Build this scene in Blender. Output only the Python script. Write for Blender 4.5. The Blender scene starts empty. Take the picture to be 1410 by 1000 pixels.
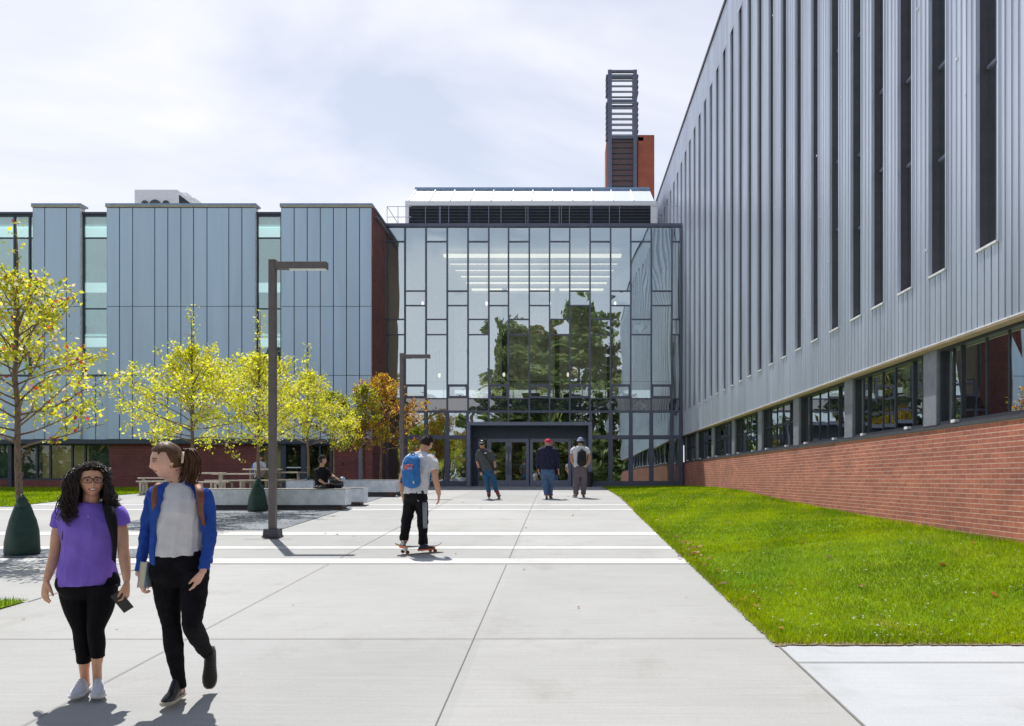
import bpy, math, random
import numpy as np
from mathutils import Vector, Matrix
R = math.radians
SC = bpy.context.scene
COL = SC.collection
F = 1100.0            # focal length of the photograph in its own pixels
VX, VY, CAMH = 772.0, 660.0, 1.75
def px(x, d): return (x - VX) * d / F
def pz(y, d): return CAMH + (VY - y) * d / F
def g(y):
    """height of the paved ground: a 1:21 ramp that levels out at the entrance"""
    if y < -20: return -.946
    if y < 25: return .0473 * y
    if y < 34: return 1.1825 + .022 * (y - 25)
    if y < 36.7: return 1.3805 + .015 * (y - 34)
    return 1.421
YB = [-20, 25, 34, 36.7]
# ------------------------------------------------------------------ mesh helper
class MB:
    def __init__(s): s.v = []; s.f = []; s.m = []; s.cm = 0
    def face(s, pts, m=None):
        n = len(s.v); s.v += [tuple(p) for p in pts]; s.f.append(tuple(range(n, n + len(pts)))); s.m.append(s.cm if m is None else m)
    def raw(s, vs, fs, m=None):
        n = len(s.v); s.v += [tuple(p) for p in vs]
        for f in fs: s.f.append(tuple(i + n for i in f)); s.m.append(s.cm if m is None else m)
        return s
    def box(s, x0, x1, y0, y1, z0, z1, m=None):
        vs = [(x0,y0,z0),(x1,y0,z0),(x1,y1,z0),(x0,y1,z0),(x0,y0,z1),(x1,y0,z1),(x1,y1,z1),(x0,y1,z1)]
        return s.raw(vs, [(0,3,2,1),(4,5,6,7),(0,1,5,4),(1,2,6,5),(2,3,7,6),(3,0,4,7)], m)
    def obox(s, c, a, b, u, m=None):
        c, a, b, u = (np.array(t, float) for t in (c, a, b, u))
        vs = [c + i*a + j*b + k*u for k in (-1, 1) for (i, j) in ((-1,-1),(1,-1),(1,1),(-1,1))]
        return s.raw(vs, [(0,3,2,1),(4,5,6,7),(0,1,5,4),(1,2,6,5),(2,3,7,6),(3,0,4,7)], m)
    def prism(s, poly, axis, a, b, m=None):
        n = len(poly)
        def p(q, t): return {'x': (t, q[0], q[1]), 'y': (q[0], t, q[1]), 'z': (q[0], q[1], t)}[axis]
        vs = [p(q, a) for q in poly] + [p(q, b) for q in poly]
        fs = [tuple(range(n)), tuple(range(2*n-1, n-1, -1))] + [(i, i+n, (i+1) % n + n, (i+1) % n) for i in range(n)]
        return s.raw(vs, fs, m)
    def tube(s, pts, rx, ry=None, side=None, n=10, caps='flat', m=None, sub=0, arc=None):
        P = np.array(pts, float); k = len(P)
        rx = np.full(k, rx, float) if np.isscalar(rx) else np.array(rx, float)
        ry = rx.copy() if ry is None else (np.full(k, ry, float) if np.isscalar(ry) else np.array(ry, float))
        if sub and k > 2:
            P, rx, ry = smooth_path(P, rx, ry, sub); k = len(P)
        T = np.gradient(P, axis=0); T /= np.linalg.norm(T, axis=1)[:, None] + 1e-12
        if caps == 'round':
            def ext(p, t, a, b):
                r = min(a, b)
                return [(p + t*r*.55, a*.8, b*.8), (p + t*r*.85, a*.45, b*.45), (p + t*r*.95, a*.12, b*.12)]
            e0 = ext(P[0], -T[0], rx[0], ry[0])[::-1]; e1 = ext(P[-1], T[-1], rx[-1], ry[-1])
            P = np.vstack([[e[0] for e in e0], P, [e[0] for e in e1]])
            rx = np.concatenate([[e[1] for e in e0], rx, [e[1] for e in e1]]); ry = np.concatenate([[e[2] for e in e0], ry, [e[2] for e in e1]])
            T = np.vstack([[T[0]]*3, T, [T[-1]]*3]); k = len(P)
        sd = np.array(side if side is not None else ((1,0,0) if abs(T[0][0]) < .8 else (0,1,0)), float)
        vs = []
        th = np.linspace(0, 2*math.pi, n, endpoint=False)
        for i in range(k):
            u = sd - T[i]*np.dot(sd, T[i]); u /= np.linalg.norm(u) + 1e-12
            if side is None: sd = u
            w = np.cross(T[i], u)
            vs += list(P[i] + np.cos(th)[:, None]*u*rx[i] + np.sin(th)[:, None]*w*ry[i])
        fs = [(i*n+j, i*n+(j+1) % n, (i+1)*n+(j+1) % n, (i+1)*n+j) for i in range(k-1) for j in range(n)]
        fs += [tuple(range(n))[::-1], tuple(range((k-1)*n, k*n))]
        return s.raw(vs, fs, m)
    def rings(s, rings, m=None):
        """closed loft through equal-length rings of points"""
        n = len(rings[0]); k = len(rings)
        vs = [p for r in rings for p in r]
        fs = [(i*n+j, i*n+(j+1) % n, (i+1)*n+(j+1) % n, (i+1)*n+j) for i in range(k-1) for j in range(n)]
        fs += [tuple(range(n))[::-1], tuple(range((k-1)*n, k*n))]
        return s.raw(vs, fs, m)
    def ball(s, c, r, nu=14, nv=10, m=None):
        r = (r, r, r) if np.isscalar(r) else r
        vs = [(c[0], c[1], c[2]-r[2])]
        for i in range(1, nv):
            a = -math.pi/2 + math.pi*i/nv
            for j in range(nu):
                b = 2*math.pi*j/nu
                vs.append((c[0]+r[0]*math.cos(a)*math.cos(b), c[1]+r[1]*math.cos(a)*math.sin(b), c[2]+r[2]*math.sin(a)))
        vs.append((c[0], c[1], c[2]+r[2])); L = len(vs)-1
        fs = [(0, 1+(j+1) % nu, 1+j) for j in range(nu)]
        fs += [(1+i*nu+j, 1+i*nu+(j+1) % nu, 1+(i+1)*nu+(j+1) % nu, 1+(i+1)*nu+j) for i in range(nv-2) for j in range(nu)]
        fs += [(L, 1+(nv-2)*nu+j, 1+(nv-2)*nu+(j+1) % nu) for j in range(nu)]
        return s.raw(vs, fs, m)
    def mesh(s, name, mats, off=(0, 0, 0), smooth=False):
        me = bpy.data.meshes.new(name)
        V = np.array(s.v, float).reshape(-1, 3) - np.array(off, float)
        me.from_pydata([tuple(p) for p in V], [], s.f)
        for mt in (mats if isinstance(mats, (list, tuple)) else [mats]): me.materials.append(mt)
        if any(s.m): me.polygons.foreach_set('material_index', s.m)
        if smooth: me.polygons.foreach_set('use_smooth', [True]*len(me.polygons))
        me.update(); return me
    def build(s, name, mats, parent=None, smooth=False, bevel=0, seg=2):
        me = s.mesh(name, mats, wl(parent), smooth)
        return link(name, me, parent, bevel, seg)
def smooth_path(P, rx, ry, sub):
    k = len(P); A = np.column_stack([P, rx, ry]); out = []
    for i in range(k-1):
        p0, p1, p2, p3 = A[max(i-1, 0)], A[i], A[i+1], A[min(i+2, k-1)]
        for t in np.linspace(0, 1, sub, endpoint=False):
            out.append(.5*((2*p1) + (p2-p0)*t + (2*p0-5*p1+4*p2-p3)*t*t + (3*p1-p0-3*p2+p3)*t**3))
    out.append(A[-1]); A = np.array(out)
    return A[:, :3], A[:, 3], A[:, 4]
def wl(o):
    v = np.zeros(3)
    while o is not None: v += np.array(o.location); o = o.parent
    return v
def link(name, me, parent=None, bevel=0, seg=2):
    o = bpy.data.objects.new(name, me); COL.objects.link(o)
    if parent is not None: o.parent = parent
    if bevel:
        b = o.modifiers.new('bevel', 'BEVEL'); b.width = bevel; b.segments = seg; b.limit_method = 'ANGLE'
    return o
def thing(name, label, cat, loc=(0, 0, 0), group=None):
    o = bpy.data.objects.new(name, None); COL.objects.link(o); o.location = loc; o.empty_display_size = .1
    return tag(o, label, cat, group)
def tag(o, label, cat, group=None):
    o['label'] = label; o['category'] = cat
    if group: o['group'] = group
    return o
def struct(name, mb, mat, kind='structure', smooth=False):
    o = mb.build(name, mat, None, smooth); o['kind'] = kind; return o
def dup(root, loc, label=None, rz=None):
    r = root.copy(); COL.objects.link(r); r.location = loc
    if rz is not None: r.rotation_euler = (0, 0, rz)
    if label: r['label'] = label
    for ch in list(root.children):
        c = ch.copy(); COL.objects.link(c); c.parent = r
        for q in list(ch.children):
            e = q.copy(); COL.objects.link(e); e.parent = c
    return r
def clip_y(poly, y0, y1):
    def cut(P, f, t):
        out = []
        for i in range(len(P)):
            a, b = P[i], P[(i+1) % len(P)]; ia, ib = f(a), f(b)
            if ia: out.append(a)
            if ia != ib:
                k = (t-a[1])/(b[1]-a[1]); out.append((a[0]+(b[0]-a[0])*k, t))
        return out
    P = cut(poly, lambda p: p[1] >= y0, y0)
    return cut(P, lambda p: p[1] <= y1, y1) if P else P
def sheet(mb, poly, lift=0.0, m=None):
    ys = [-1e4] + YB + [1e4]
    for a, b in zip(ys, ys[1:]):
        q = clip_y(poly, a, b)
        if len(q) > 2:
            q = [p for i, p in enumerate(q) if abs(p[0]-q[i-1][0])+abs(p[1]-q[i-1][1]) > 1e-6]
            if len(q) > 2: mb.face([(x, y, g(y)+lift) for x, y in q], m)
def rect(x0, x1, y0, y1): return [(x0, y0), (x1, y0), (x1, y1), (x0, y1)]
# ------------------------------------------------------------------ materials
def newmat(name):
    m = bpy.data.materials.new(name); m.use_nodes = True
    nt = m.node_tree; nt.nodes.clear()
    return m, nt, nt.nodes, nt.links
def N(nt, typ, **kw):
    n = nt.nodes.new(typ)
    for k, v in kw.items():
        if k.startswith('_'): setattr(n, k[1:], v)
        else:
            key = int(k[1:]) if k[0] == 'i' and k[1:].isdigit() else k.replace('__', ' ')
            n.inputs[key].default_value = v
    return n
def c4(c): return (c[0], c[1], c[2], 1)
def noise_fac(nt, scale, detail=4, stretch=(1, 1, 1), lo=.35, hi=.65, coord='pos', rough=.6):
    if coord == 'pos': src = N(nt, 'ShaderNodeNewGeometry').outputs['Position']
    else: src = N(nt, 'ShaderNodeTexCoord').outputs['Object']
    mp = N(nt, 'ShaderNodeMapping'); mp.inputs['Scale'].default_value = stretch
    nt.links.new(src, mp.inputs['Vector'])
    no = N(nt, 'ShaderNodeTexNoise', Scale=scale, Detail=detail, Roughness=rough); nt.links.new(mp.outputs[0], no.inputs['Vector'])
    mr = N(nt, 'ShaderNodeMapRange'); mr.inputs['From Min'].default_value = lo; mr.inputs['From Max'].default_value = hi
    nt.links.new(no.outputs[0], mr.inputs['Value'])
    return mr.outputs[0]
def mixc(nt, fac, a, b, mode='MIX'):
    n = N(nt, 'ShaderNodeMix', _data_type='RGBA', _blend_type=mode)
    ins = [i for i in n.inputs if i.enabled]
    for i, val in zip(ins, (fac, a, b)):
        if hasattr(val, 'links'): nt.links.new(val, i)
        else: i.default_value = val if not isinstance(val, (tuple, list)) else c4(val)
    return [o for o in n.outputs if o.enabled][0]
def mat(name, col, rough=.6, metal=0, var=.12, vs=6, bump=0, bs=60, stretch=(1, 1, 1), coord='pos', spec=.5, emit=0, attr=None, coat=0, island=0):
    m, nt, nodes, L = newmat(name)
    out = N(nt, 'ShaderNodeOutputMaterial'); b = N(nt, 'ShaderNodeBsdfPrincipled', Roughness=rough, Metallic=metal)
    b.inputs['Specular IOR Level'].default_value = spec
    if coat: b.inputs['Coat Weight'].default_value = coat
    L.new(b.outputs[0], out.inputs[0])
    lo = tuple(max(0, c*(1-var)) for c in col); hi = tuple(min(1, c*(1+var)) for c in col)
    if var: cc = mixc(nt, noise_fac(nt, vs, 5, stretch, coord=coord), lo, hi)
    else:
        rgb = N(nt, 'ShaderNodeRGB'); rgb.outputs[0].default_value = c4(col); cc = rgb.outputs[0]
    if island:
        gi = N(nt, 'ShaderNodeNewGeometry'); cc = mixc(nt, 1.0, cc, mixc(nt, gi.outputs['Random Per Island'], (1-island,)*3, (1+island,)*3), 'MULTIPLY')
    if attr:
        at = N(nt, 'ShaderNodeAttribute', _attribute_name=attr)
        cc = mixc(nt, 1.0, at.outputs[0], cc, 'MULTIPLY')
    L.new(cc, b.inputs['Base Color'])
    if emit: L.new(cc, b.inputs['Emission Color']); b.inputs['Emission Strength'].default_value = emit
    if bump:
        bp = N(nt, 'ShaderNodeBump', Strength=bump, Distance=.01)
        f = noise_fac(nt, bs, 4, stretch, .2, .8, coord); L.new(f, bp.inputs['Height']); L.new(bp.outputs[0], b.inputs['Normal'])
    return m
def brick_mat(name, axis, c1, c2, mortar, row=.0675, width=.213, ms=.008, bump=.5, bed=0):
    m, nt, nodes, L = newmat(name)
    out = N(nt, 'ShaderNodeOutputMaterial'); b = N(nt, 'ShaderNodeBsdfPrincipled', Roughness=.85)
    L.new(b.outputs[0], out.inputs[0])
    geo = N(nt, 'ShaderNodeNewGeometry'); sep = N(nt, 'ShaderNodeSeparateXYZ'); cmb = N(nt, 'ShaderNodeCombineXYZ')
    L.new(geo.outputs['Position'], sep.inputs[0]); L.new(sep.outputs['Y' if axis == 'y' else 'X'], cmb.inputs[0]); L.new(sep.outputs['Z'], cmb.inputs[1])
    br = N(nt, 'ShaderNodeTexBrick', Scale=1.0)
    br.inputs['Color1'].default_value = c4(c1); br.inputs['Color2'].default_value = c4(c2); br.inputs['Mortar'].default_value = c4(mortar)
    br.inputs['Mortar Size'].default_value = ms; br.inputs['Mortar Smooth'].default_value = .2
    br.inputs['Brick Width'].default_value = width; br.inputs['Row Height'].default_value = row
    L.new(cmb.outputs[0], br.inputs['Vector'])
    bc = br.outputs[0]
    if bed:                                     # pale bed joints, much stronger than the head joints
        dv = N(nt, 'ShaderNodeMath', _operation='DIVIDE'); L.new(sep.outputs['Z'], dv.inputs[0]); dv.inputs[1].default_value = row; fc = N(nt, 'ShaderNodeMath', _operation='FRACT'); L.new(dv.outputs[0], fc.inputs[0])
        sb = N(nt, 'ShaderNodeMath', _operation='SUBTRACT'); L.new(fc.outputs[0], sb.inputs[0]); sb.inputs[1].default_value = .5; ab = N(nt, 'ShaderNodeMath', _operation='ABSOLUTE'); L.new(sb.outputs[0], ab.inputs[0])
        gt = N(nt, 'ShaderNodeMapRange'); gt.inputs['From Min'].default_value = .5-bed*.75; gt.inputs['From Max'].default_value = .5-bed*.4; L.new(ab.outputs[0], gt.inputs['Value']); bc = mixc(nt, gt.outputs[0], bc, mortar)
    f = noise_fac(nt, .9, 6, (1, 1, 1.6), .3, .7); f2 = noise_fac(nt, 14, 3, (1, 1, 3), .3, .7)
    c = mixc(nt, f, (.78, .78, .80), (1.15, 1.12, 1.08)); c = mixc(nt, 1.0, bc, c, 'MULTIPLY')
    c = mixc(nt, 1.0, c, mixc(nt, f2, (.82, .80, .80), (1.14, 1.14, 1.14)), 'MULTIPLY')
    L.new(c, b.inputs['Base Color'])
    if bump:
        bp = N(nt, 'ShaderNodeBump', Strength=bump, Distance=.008); bp.invert = True
        L.new(br.outputs['Fac'], bp.inputs['Height']); L.new(bp.outputs[0], b.inputs['Normal'])
    return m
def glass_mat(name, tint, refl=.3, wave=.0, wscale=.8, dark=None, fres=1.5, reflc=(1, 1, 1)):
    """architectural glass: tinted see-through (or dark backed) plus mirror reflection that rises towards grazing view"""
    m, nt, nodes, L = newmat(name)
    out = N(nt, 'ShaderNodeOutputMaterial'); mx = N(nt, 'ShaderNodeMixShader')
    if dark: a = N(nt, 'ShaderNodeBsdfDiffuse', Color=c4(dark))
    else: a = N(nt, 'ShaderNodeBsdfTransparent', Color=c4(tint))
    gl = N(nt, 'ShaderNodeBsdfGlossy', Roughness=0.0, Color=c4(reflc))
    fr = N(nt, 'ShaderNodeFresnel', IOR=fres); ad = N(nt, 'ShaderNodeMath', _operation='ADD'); ad.use_clamp = True
    L.new(fr.outputs[0], ad.inputs[0]); ad.inputs[1].default_value = refl
    L.new(ad.outputs[0], mx.inputs[0]); L.new(a.outputs[0], mx.inputs[1]); L.new(gl.outputs[0], mx.inputs[2]); L.new(mx.outputs[0], out.inputs[0])
    if wave:
        bp = N(nt, 'ShaderNodeBump', Strength=wave, Distance=.02)
        f = noise_fac(nt, wscale, 2, (1, 1, .6), 0, 1); L.new(f, bp.inputs['Height']); L.new(bp.outputs[0], gl.inputs['Normal'])
    return m
def leaf_mat(name, trans=.5, spec=.5):
    m, nt, nodes, L = newmat(name)
    out = N(nt, 'ShaderNodeOutputMaterial'); mx = N(nt, 'ShaderNodeMixShader'); mx.inputs[0].default_value = trans
    at = N(nt, 'ShaderNodeAttribute', _attribute_name='Col')
    d = N(nt, 'ShaderNodeBsdfPrincipled', Roughness=.5); d.inputs['Specular IOR Level'].default_value = spec; t = N(nt, 'ShaderNodeBsdfTranslucent')
    L.new(at.outputs[0], d.inputs['Base Color']); L.new(at.outputs[0], t.inputs[0])
    L.new(d.outputs[0], mx.inputs[1]); L.new(t.outputs[0], mx.inputs[2]); L.new(mx.outputs[0], out.inputs[0])
    return m
def concrete_mat(name, base, streak=.10, speck=True):
    m, nt, nodes, L = newmat(name)
    out = N(nt, 'ShaderNodeOutputMaterial'); b = N(nt, 'ShaderNodeBsdfPrincipled', Roughness=.8); b.inputs['Specular IOR Level'].default_value = .3
    L.new(b.outputs[0], out.inputs[0])
    big = noise_fac(nt, .35, 5, (1, 1, 1), .3, .7); st = noise_fac(nt, 3.0, 6, (.35, 9, 1), .3, .7, rough=.75); fine = noise_fac(nt, 90, 3, (1, 1, 1), .25, .75)
    lo = tuple(c*(1-streak) for c in base); hi = tuple(c*(1+streak) for c in base)
    c = mixc(nt, st, lo, hi)
    c = mixc(nt, 1.0, c, mixc(nt, big, (.90, .90, .89), (1.07, 1.07, 1.07)), 'MULTIPLY')
    c = mixc(nt, 1.0, c, mixc(nt, fine, (.9, .9, .9), (1.1, 1.1, 1.1)), 'MULTIPLY')
    # every slab between the joints was poured a little lighter or darker; blotchy stains on top
    geo2 = N(nt, 'ShaderNodeNewGeometry'); ad = N(nt, 'ShaderNodeVectorMath', _operation='ADD'); ad.inputs[1].default_value = (5.8, -7.06, 50); L.new(geo2.outputs['Position'], ad.inputs[0])
    sn = N(nt, 'ShaderNodeVectorMath', _operation='SNAP'); sn.inputs[1].default_value = (2.553, 4.34, 100); L.new(ad.outputs[0], sn.inputs[0]); wn = N(nt, 'ShaderNodeTexWhiteNoise'); L.new(sn.outputs[0], wn.inputs['Vector'])
    if speck: c = mixc(nt, 1.0, c, mixc(nt, wn.outputs['Value'], (.925, .93, .935), (1.06, 1.055, 1.04)), 'MULTIPLY')
    stn = noise_fac(nt, 1.1, 7, (1, .8, 1), .55, .74, rough=.7); c = mixc(nt, 1.0, c, mixc(nt, stn, (1, 1, 1), (.86, .85, .82)), 'MULTIPLY')
    if speck:
        vo = N(nt, 'ShaderNodeTexVoronoi', Scale=1.3); geo = N(nt, 'ShaderNodeNewGeometry'); L.new(geo.outputs['Position'], vo.inputs['Vector'])
        lt = N(nt, 'ShaderNodeMath', _operation='LESS_THAN'); L.new(vo.outputs['Distance'], lt.inputs[0]); lt.inputs[1].default_value = .02
        c = mixc(nt, lt.outputs[0], c, (.12, .10, .08))
    L.new(c, b.inputs['Base Color'])
    bp = N(nt, 'ShaderNodeBump', Strength=.25, Distance=.004); L.new(st, bp.inputs['Height']); L.new(bp.outputs[0], b.inputs['Normal'])
    return m
def gravel_mat():
    m, nt, nodes, L = newmat('gravel')
    out = N(nt, 'ShaderNodeOutputMaterial'); b = N(nt, 'ShaderNodeBsdfPrincipled', Roughness=.9); L.new(b.outputs[0], out.inputs[0])
    geo = N(nt, 'ShaderNodeNewGeometry'); vo = N(nt, 'ShaderNodeTexVoronoi', Scale=28.0); L.new(geo.outputs['Position'], vo.inputs['Vector'])
    big = noise_fac(nt, 1.2, 6, (1, 1, 1), .3, .7)
    c = mixc(nt, vo.outputs['Color'], (.10, .115, .13), (.27, .29, .31))
    c = mixc(nt, 1.0, c, mixc(nt, big, (.7, .72, .75), (1.2, 1.2, 1.2)), 'MULTIPLY')
    L.new(c, b.inputs['Base Color'])
    bp = N(nt, 'ShaderNodeBump', Strength=.9, Distance=.02); L.new(vo.outputs['Distance'], bp.inputs['Height']); L.new(bp.outputs[0], b.inputs['Normal'])
    return m
def lawn_mat():
    m, nt, nodes, L = newmat('lawn_soil_and_grass')
    out = N(nt, 'ShaderNodeOutputMaterial'); b = N(nt, 'ShaderNodeBsdfPrincipled', Roughness=.9); b.inputs['Specular IOR Level'].default_value = .1
    L.new(b.outputs[0], out.inputs[0])
    big = noise_fac(nt, .8, 6, (1, 1, 1), .35, .65); fine = noise_fac(nt, 40, 4, (1, 1, 1), .3, .7); dry = noise_fac(nt, 1.7, 5, (1, .6, 1), .62, .75)
    c = mixc(nt, big, (.10, .20, .006), (.18, .27, .008)); c = mixc(nt, dry, c, (.24, .22, .05))
    c = mixc(nt, 1.0, c, mixc(nt, fine, (.55, .55, .5), (1.3, 1.3, 1.2)), 'MULTIPLY')
    L.new(c, b.inputs['Base Color']); return m
MT = {}
def mats():
    a = MT
    a['concrete'] = concrete_mat('concrete_paving', (.356, .356, .348), .07); a['band'] = concrete_mat('white_concrete_band', (.52, .52, .515), .04, False)
    a['concrete2'] = concrete_mat('newer_concrete_paving', (.42, .44, .46), .05)
    a['bench'] = mat('bench_concrete', (.62, .67, .74), .8, var=.15, vs=5, bump=.3, bs=50); a['bench_top'] = mat('bench_top_sidelit', (.45, .42, .39), .8, var=.15, vs=6, bump=.2)
    a['joint'] = mat('joint_dark', (.185, .18, .17), .9); a['gravel'] = gravel_mat(); a['lawn'] = lawn_mat()
    a['terrain'] = mat('far_ground', (.10, .14, .05), .95, var=.3, vs=.5)
    a['brick_y'] = brick_mat('red_brick_side', 'y', (.50, .168, .112), (.36, .118, .09), (.60, .43, .36), ms=.003, bed=.13)
    a['brick_x'] = brick_mat('dark_red_brick_front', 'x', (.21, .06, .055), (.15, .042, .042), (.25, .13, .12), ms=.006)
    a['brick_y2'] = brick_mat('red_brick_return', 'y', (.23, .075, .06), (.16, .05, .045), (.28, .16, .14), ms=.006)
    a['brick_t'] = brick_mat('tower_brick', 'x', (.40, .10, .05), (.33, .08, .045), (.38, .16, .11))
    a['metal_r'] = mat('zinc_cladding', (.545, .595, .68), .36, .6, var=.12, vs=1.2, stretch=(1, 2, .15), bump=.05, bs=3, island=.07)
    a['metal_l'] = mat('blue_grey_panel', (.45, .585, .75), .42, .1, var=.045, vs=1.5, stretch=(1.6, 1, .12), island=.03)
    a['metal_cap'] = mat('blue_metal_coping', (.20, .30, .44), .4, .3); a['white_trim'] = mat('white_metal_trim', (.72, .73, .76), .5)
    a['frame'] = mat('anodised_frame', (.115, .125, .185), .45, .2, var=.08); a['frame_light'] = mat('slate_frame', (.19, .21, .29), .45, .2, var=.08)
    a['navy'] = mat('navy_frame', (.045, .06, .09), .5, .2); a['jamb'] = mat('dark_grey_jamb', (.075, .075, .09), .6, .1)
    a['dark'] = mat('near_black', (.02, .022, .027), .8); a['soffit'] = mat('beige_soffit', (.42, .38, .31), .8); a['soffit2'] = mat('brown_soffit', (.58, .40, .33), .8); a['win_frame'] = mat('window_frame_dark', (.035, .04, .055), .5, .2)  # the near-black one covers the core box, fan hubs and vent grille
    a['pilaster'] = mat('grey_pilaster', (.24, .25, .30), .5, .1)
    a['glass_hall'] = glass_mat('hall_glass', (.50, .58, .56), .46, .34, .5, reflc=(.80, .94, 1))
    a['glass_door'] = glass_mat('door_glass', (.40, .45, .42), .22, .05, 1.0)
    a['glass_left'] = glass_mat('strip_window_glass', (.62, .77, .75), .27, .05, .8, reflc=(.76, .93, .94))
    a['glass_low'] = glass_mat('ground_window_glass', (.80, .84, .80), .05, .05, .8)
    a['glass_dark'] = glass_mat('dark_window_glass', None, .0, .05, .9, dark=(.006, .007, .008), fres=1.38, reflc=(.75, .8, .8))
    a['glass_skylight'] = mat('skylight_sky_reflection', (.62, .66, .72), .35, 0, var=.03)  # pale even colour stands in for sky reflected in the skylight panes
    a['spandrel'] = glass_mat('spandrel_glass', None, .18, .04, .8, dark=(.02, .04, .045))
    a['room'] = mat('interior_wall', (.72, .71, .66), .9); a['room_dark'] = mat('interior_dark', (.07, .07, .075), .9); a['blind'] = mat('beige_blind', (.85, .72, .40), .9, var=.1, vs=4, stretch=(1, 1, 8))
    a['teal'] = mat('teal_interior', (.05, .16, .15), .8); a['ceiling'] = mat('interior_ceiling', (.80, .92, .92), .9, var=.05)
    a['lamp_glow'] = mat('linear_ceiling_lamp', (.95, .80, .64), .5, var=0, emit=1.5); a['cool_glow'] = mat('cool_ceiling_glow', (.78, .95, .95), .5, var=0, emit=.6); a['bulb'] = mat('pendant_bulb', (1, .86, .66), .4, var=0, emit=2.2)  # the cool one is an added glow behind the strip windows, no lamp
    a['louver'] = mat('louver_blade', (.06, .065, .08), .5, .3); a['tower_panel'] = mat('tower_panel', (.12, .075, .08), .6)
    a['tower_slat'] = mat('tower_slat', (.22, .27, .31), .5, .3)
    a['white'] = mat('white_paint', (.75, .76, .78), .5, var=.04); a['roof'] = mat('roof_membrane', (.30, .31, .33), .9)
    a['post'] = mat('bronze_post', (.15, .13, .13), .5, .3, var=.1); a['rust'] = mat('rusty_foot', (.13, .06, .04), .8)
    a['steel'] = mat('brushed_steel', (.55, .56, .58), .3, .9); a['table'] = mat('pale_table', (.55, .50, .42), .7, var=.1, vs=9)
    a['bark'] = mat('bark', (.20, .145, .105), .9, var=.35, vs=30, bump=.8, bs=70, stretch=(1, 1, .35)); a['leaf'] = leaf_mat('autumn_leaf', .6); a['leaf2'] = leaf_mat('green_leaf', .35, .3)
    a['bag_green'] = mat('green_tarpaulin', (.008, .045, .034), .55, var=.25, vs=9, bump=.4, bs=14); a['black'] = mat('black_plastic', (.012, .012, .014), .5, var=.2)
    a['blade'] = leaf_mat('grass_blade', .45, .12); a['bin'] = mat('bin_black', (.03, .03, .035), .5)
mats()
def add_col(me, C):
    at = me.color_attributes.new('Col', 'FLOAT_COLOR', 'POINT'); A = np.ones((len(C), 4)); A[:, :3] = C
    at.data.foreach_set('color', A.ravel())
# ================================================================== PEOPLE
def solid(mb, name, mts, voxel, smooth=4):
    """fuse overlapping closed pieces into one continuous surface"""
    me = mb.mesh('tmp', mts); ob = bpy.data.objects.new('tmp', me); COL.objects.link(ob)
    r = ob.modifiers.new('r', 'REMESH'); r.mode = 'VOXEL'; r.voxel_size = voxel; r.adaptivity = 0; r.use_smooth_shade = True
    if smooth: q = ob.modifiers.new('s', 'SMOOTH'); q.factor = .5; q.iterations = smooth
    dg = bpy.context.evaluated_depsgraph_get(); out = bpy.data.meshes.new_from_object(ob.evaluated_get(dg))
    out.name = name; bpy.data.objects.remove(ob); bpy.data.meshes.remove(me); return out
def coords(me):
    v = np.empty(len(me.vertices)*3); me.vertices.foreach_get('co', v); return v.reshape(-1, 3)
def wrinkle(me, amp, freq, seed, stretch=(1, 1, 1), n=9):
    v = coords(me); nm = np.empty(len(me.vertices)*3); me.vertices.foreach_get('normal', nm); nm = nm.reshape(-1, 3)
    rng = np.random.default_rng(seed); d = np.zeros(len(v)); S = np.array(stretch)
    for _ in range(n):
        k = rng.normal(size=3)*S; k = k/np.linalg.norm(k)*freq*rng.uniform(.5, 1.7); ph = rng.uniform(0, 6.28)
        w = 1.2*np.sin(v@(rng.normal(size=3)*freq*.35)+rng.uniform(0, 6.28))
        s_ = np.sin(v@k+ph+w); d += (1-np.abs(s_))**1.5-.35
    v = v+nm*(d*amp/math.sqrt(n))[:, None]; me.vertices.foreach_set('co', v.ravel()); me.update()
def cloth(name, col, rough=.85, var=.10, vs=14, spec=.2, sheen=0, bump=.15, bs=220):
    m = mat(name, col, rough, 0, var, vs, bump, bs, coord='obj', spec=spec)
    return m
def skin_mat():
    m, nt, nodes, L = newmat('skin'); out = N(nt, 'ShaderNodeOutputMaterial'); b = N(nt, 'ShaderNodeBsdfPrincipled', Roughness=.52); b.inputs['Specular IOR Level'].default_value = .35
    at_ = N(nt, 'ShaderNodeAttribute', _attribute_name='Col'); f = noise_fac(nt, 22, 4, coord='obj')
    c = mixc(nt, 1.0, at_.outputs[0], mixc(nt, f, (.9, .88, .87), (1.08, 1.05, 1.04)), 'MULTIPLY'); L.new(c, b.inputs['Base Color']); L.new(b.outputs[0], out.inputs[0]); return m
SKIN = skin_mat()
def slim(A, cx=None):
    """arms start thin inside the shoulder so that no skin breaks through the sleeve"""
    B = [(x, y, d, r*(.55 if i == 0 else .85 if i == 1 else 1)) for i, (x, y, d, r) in enumerate(A)]; c = cx if cx is not None else A[0][0]
    x, y, d, r = B[0]; B[0] = (x+.28*(c-x), y+.30*(A[1][1]-y), d, r); return B
def nrm(v): v = np.array(v, float); return v/np.linalg.norm(v)
def sstep(a, b, x): t = np.clip((x-a)/(b-a), 0, 1); return t*t*(3-2*t)
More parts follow.
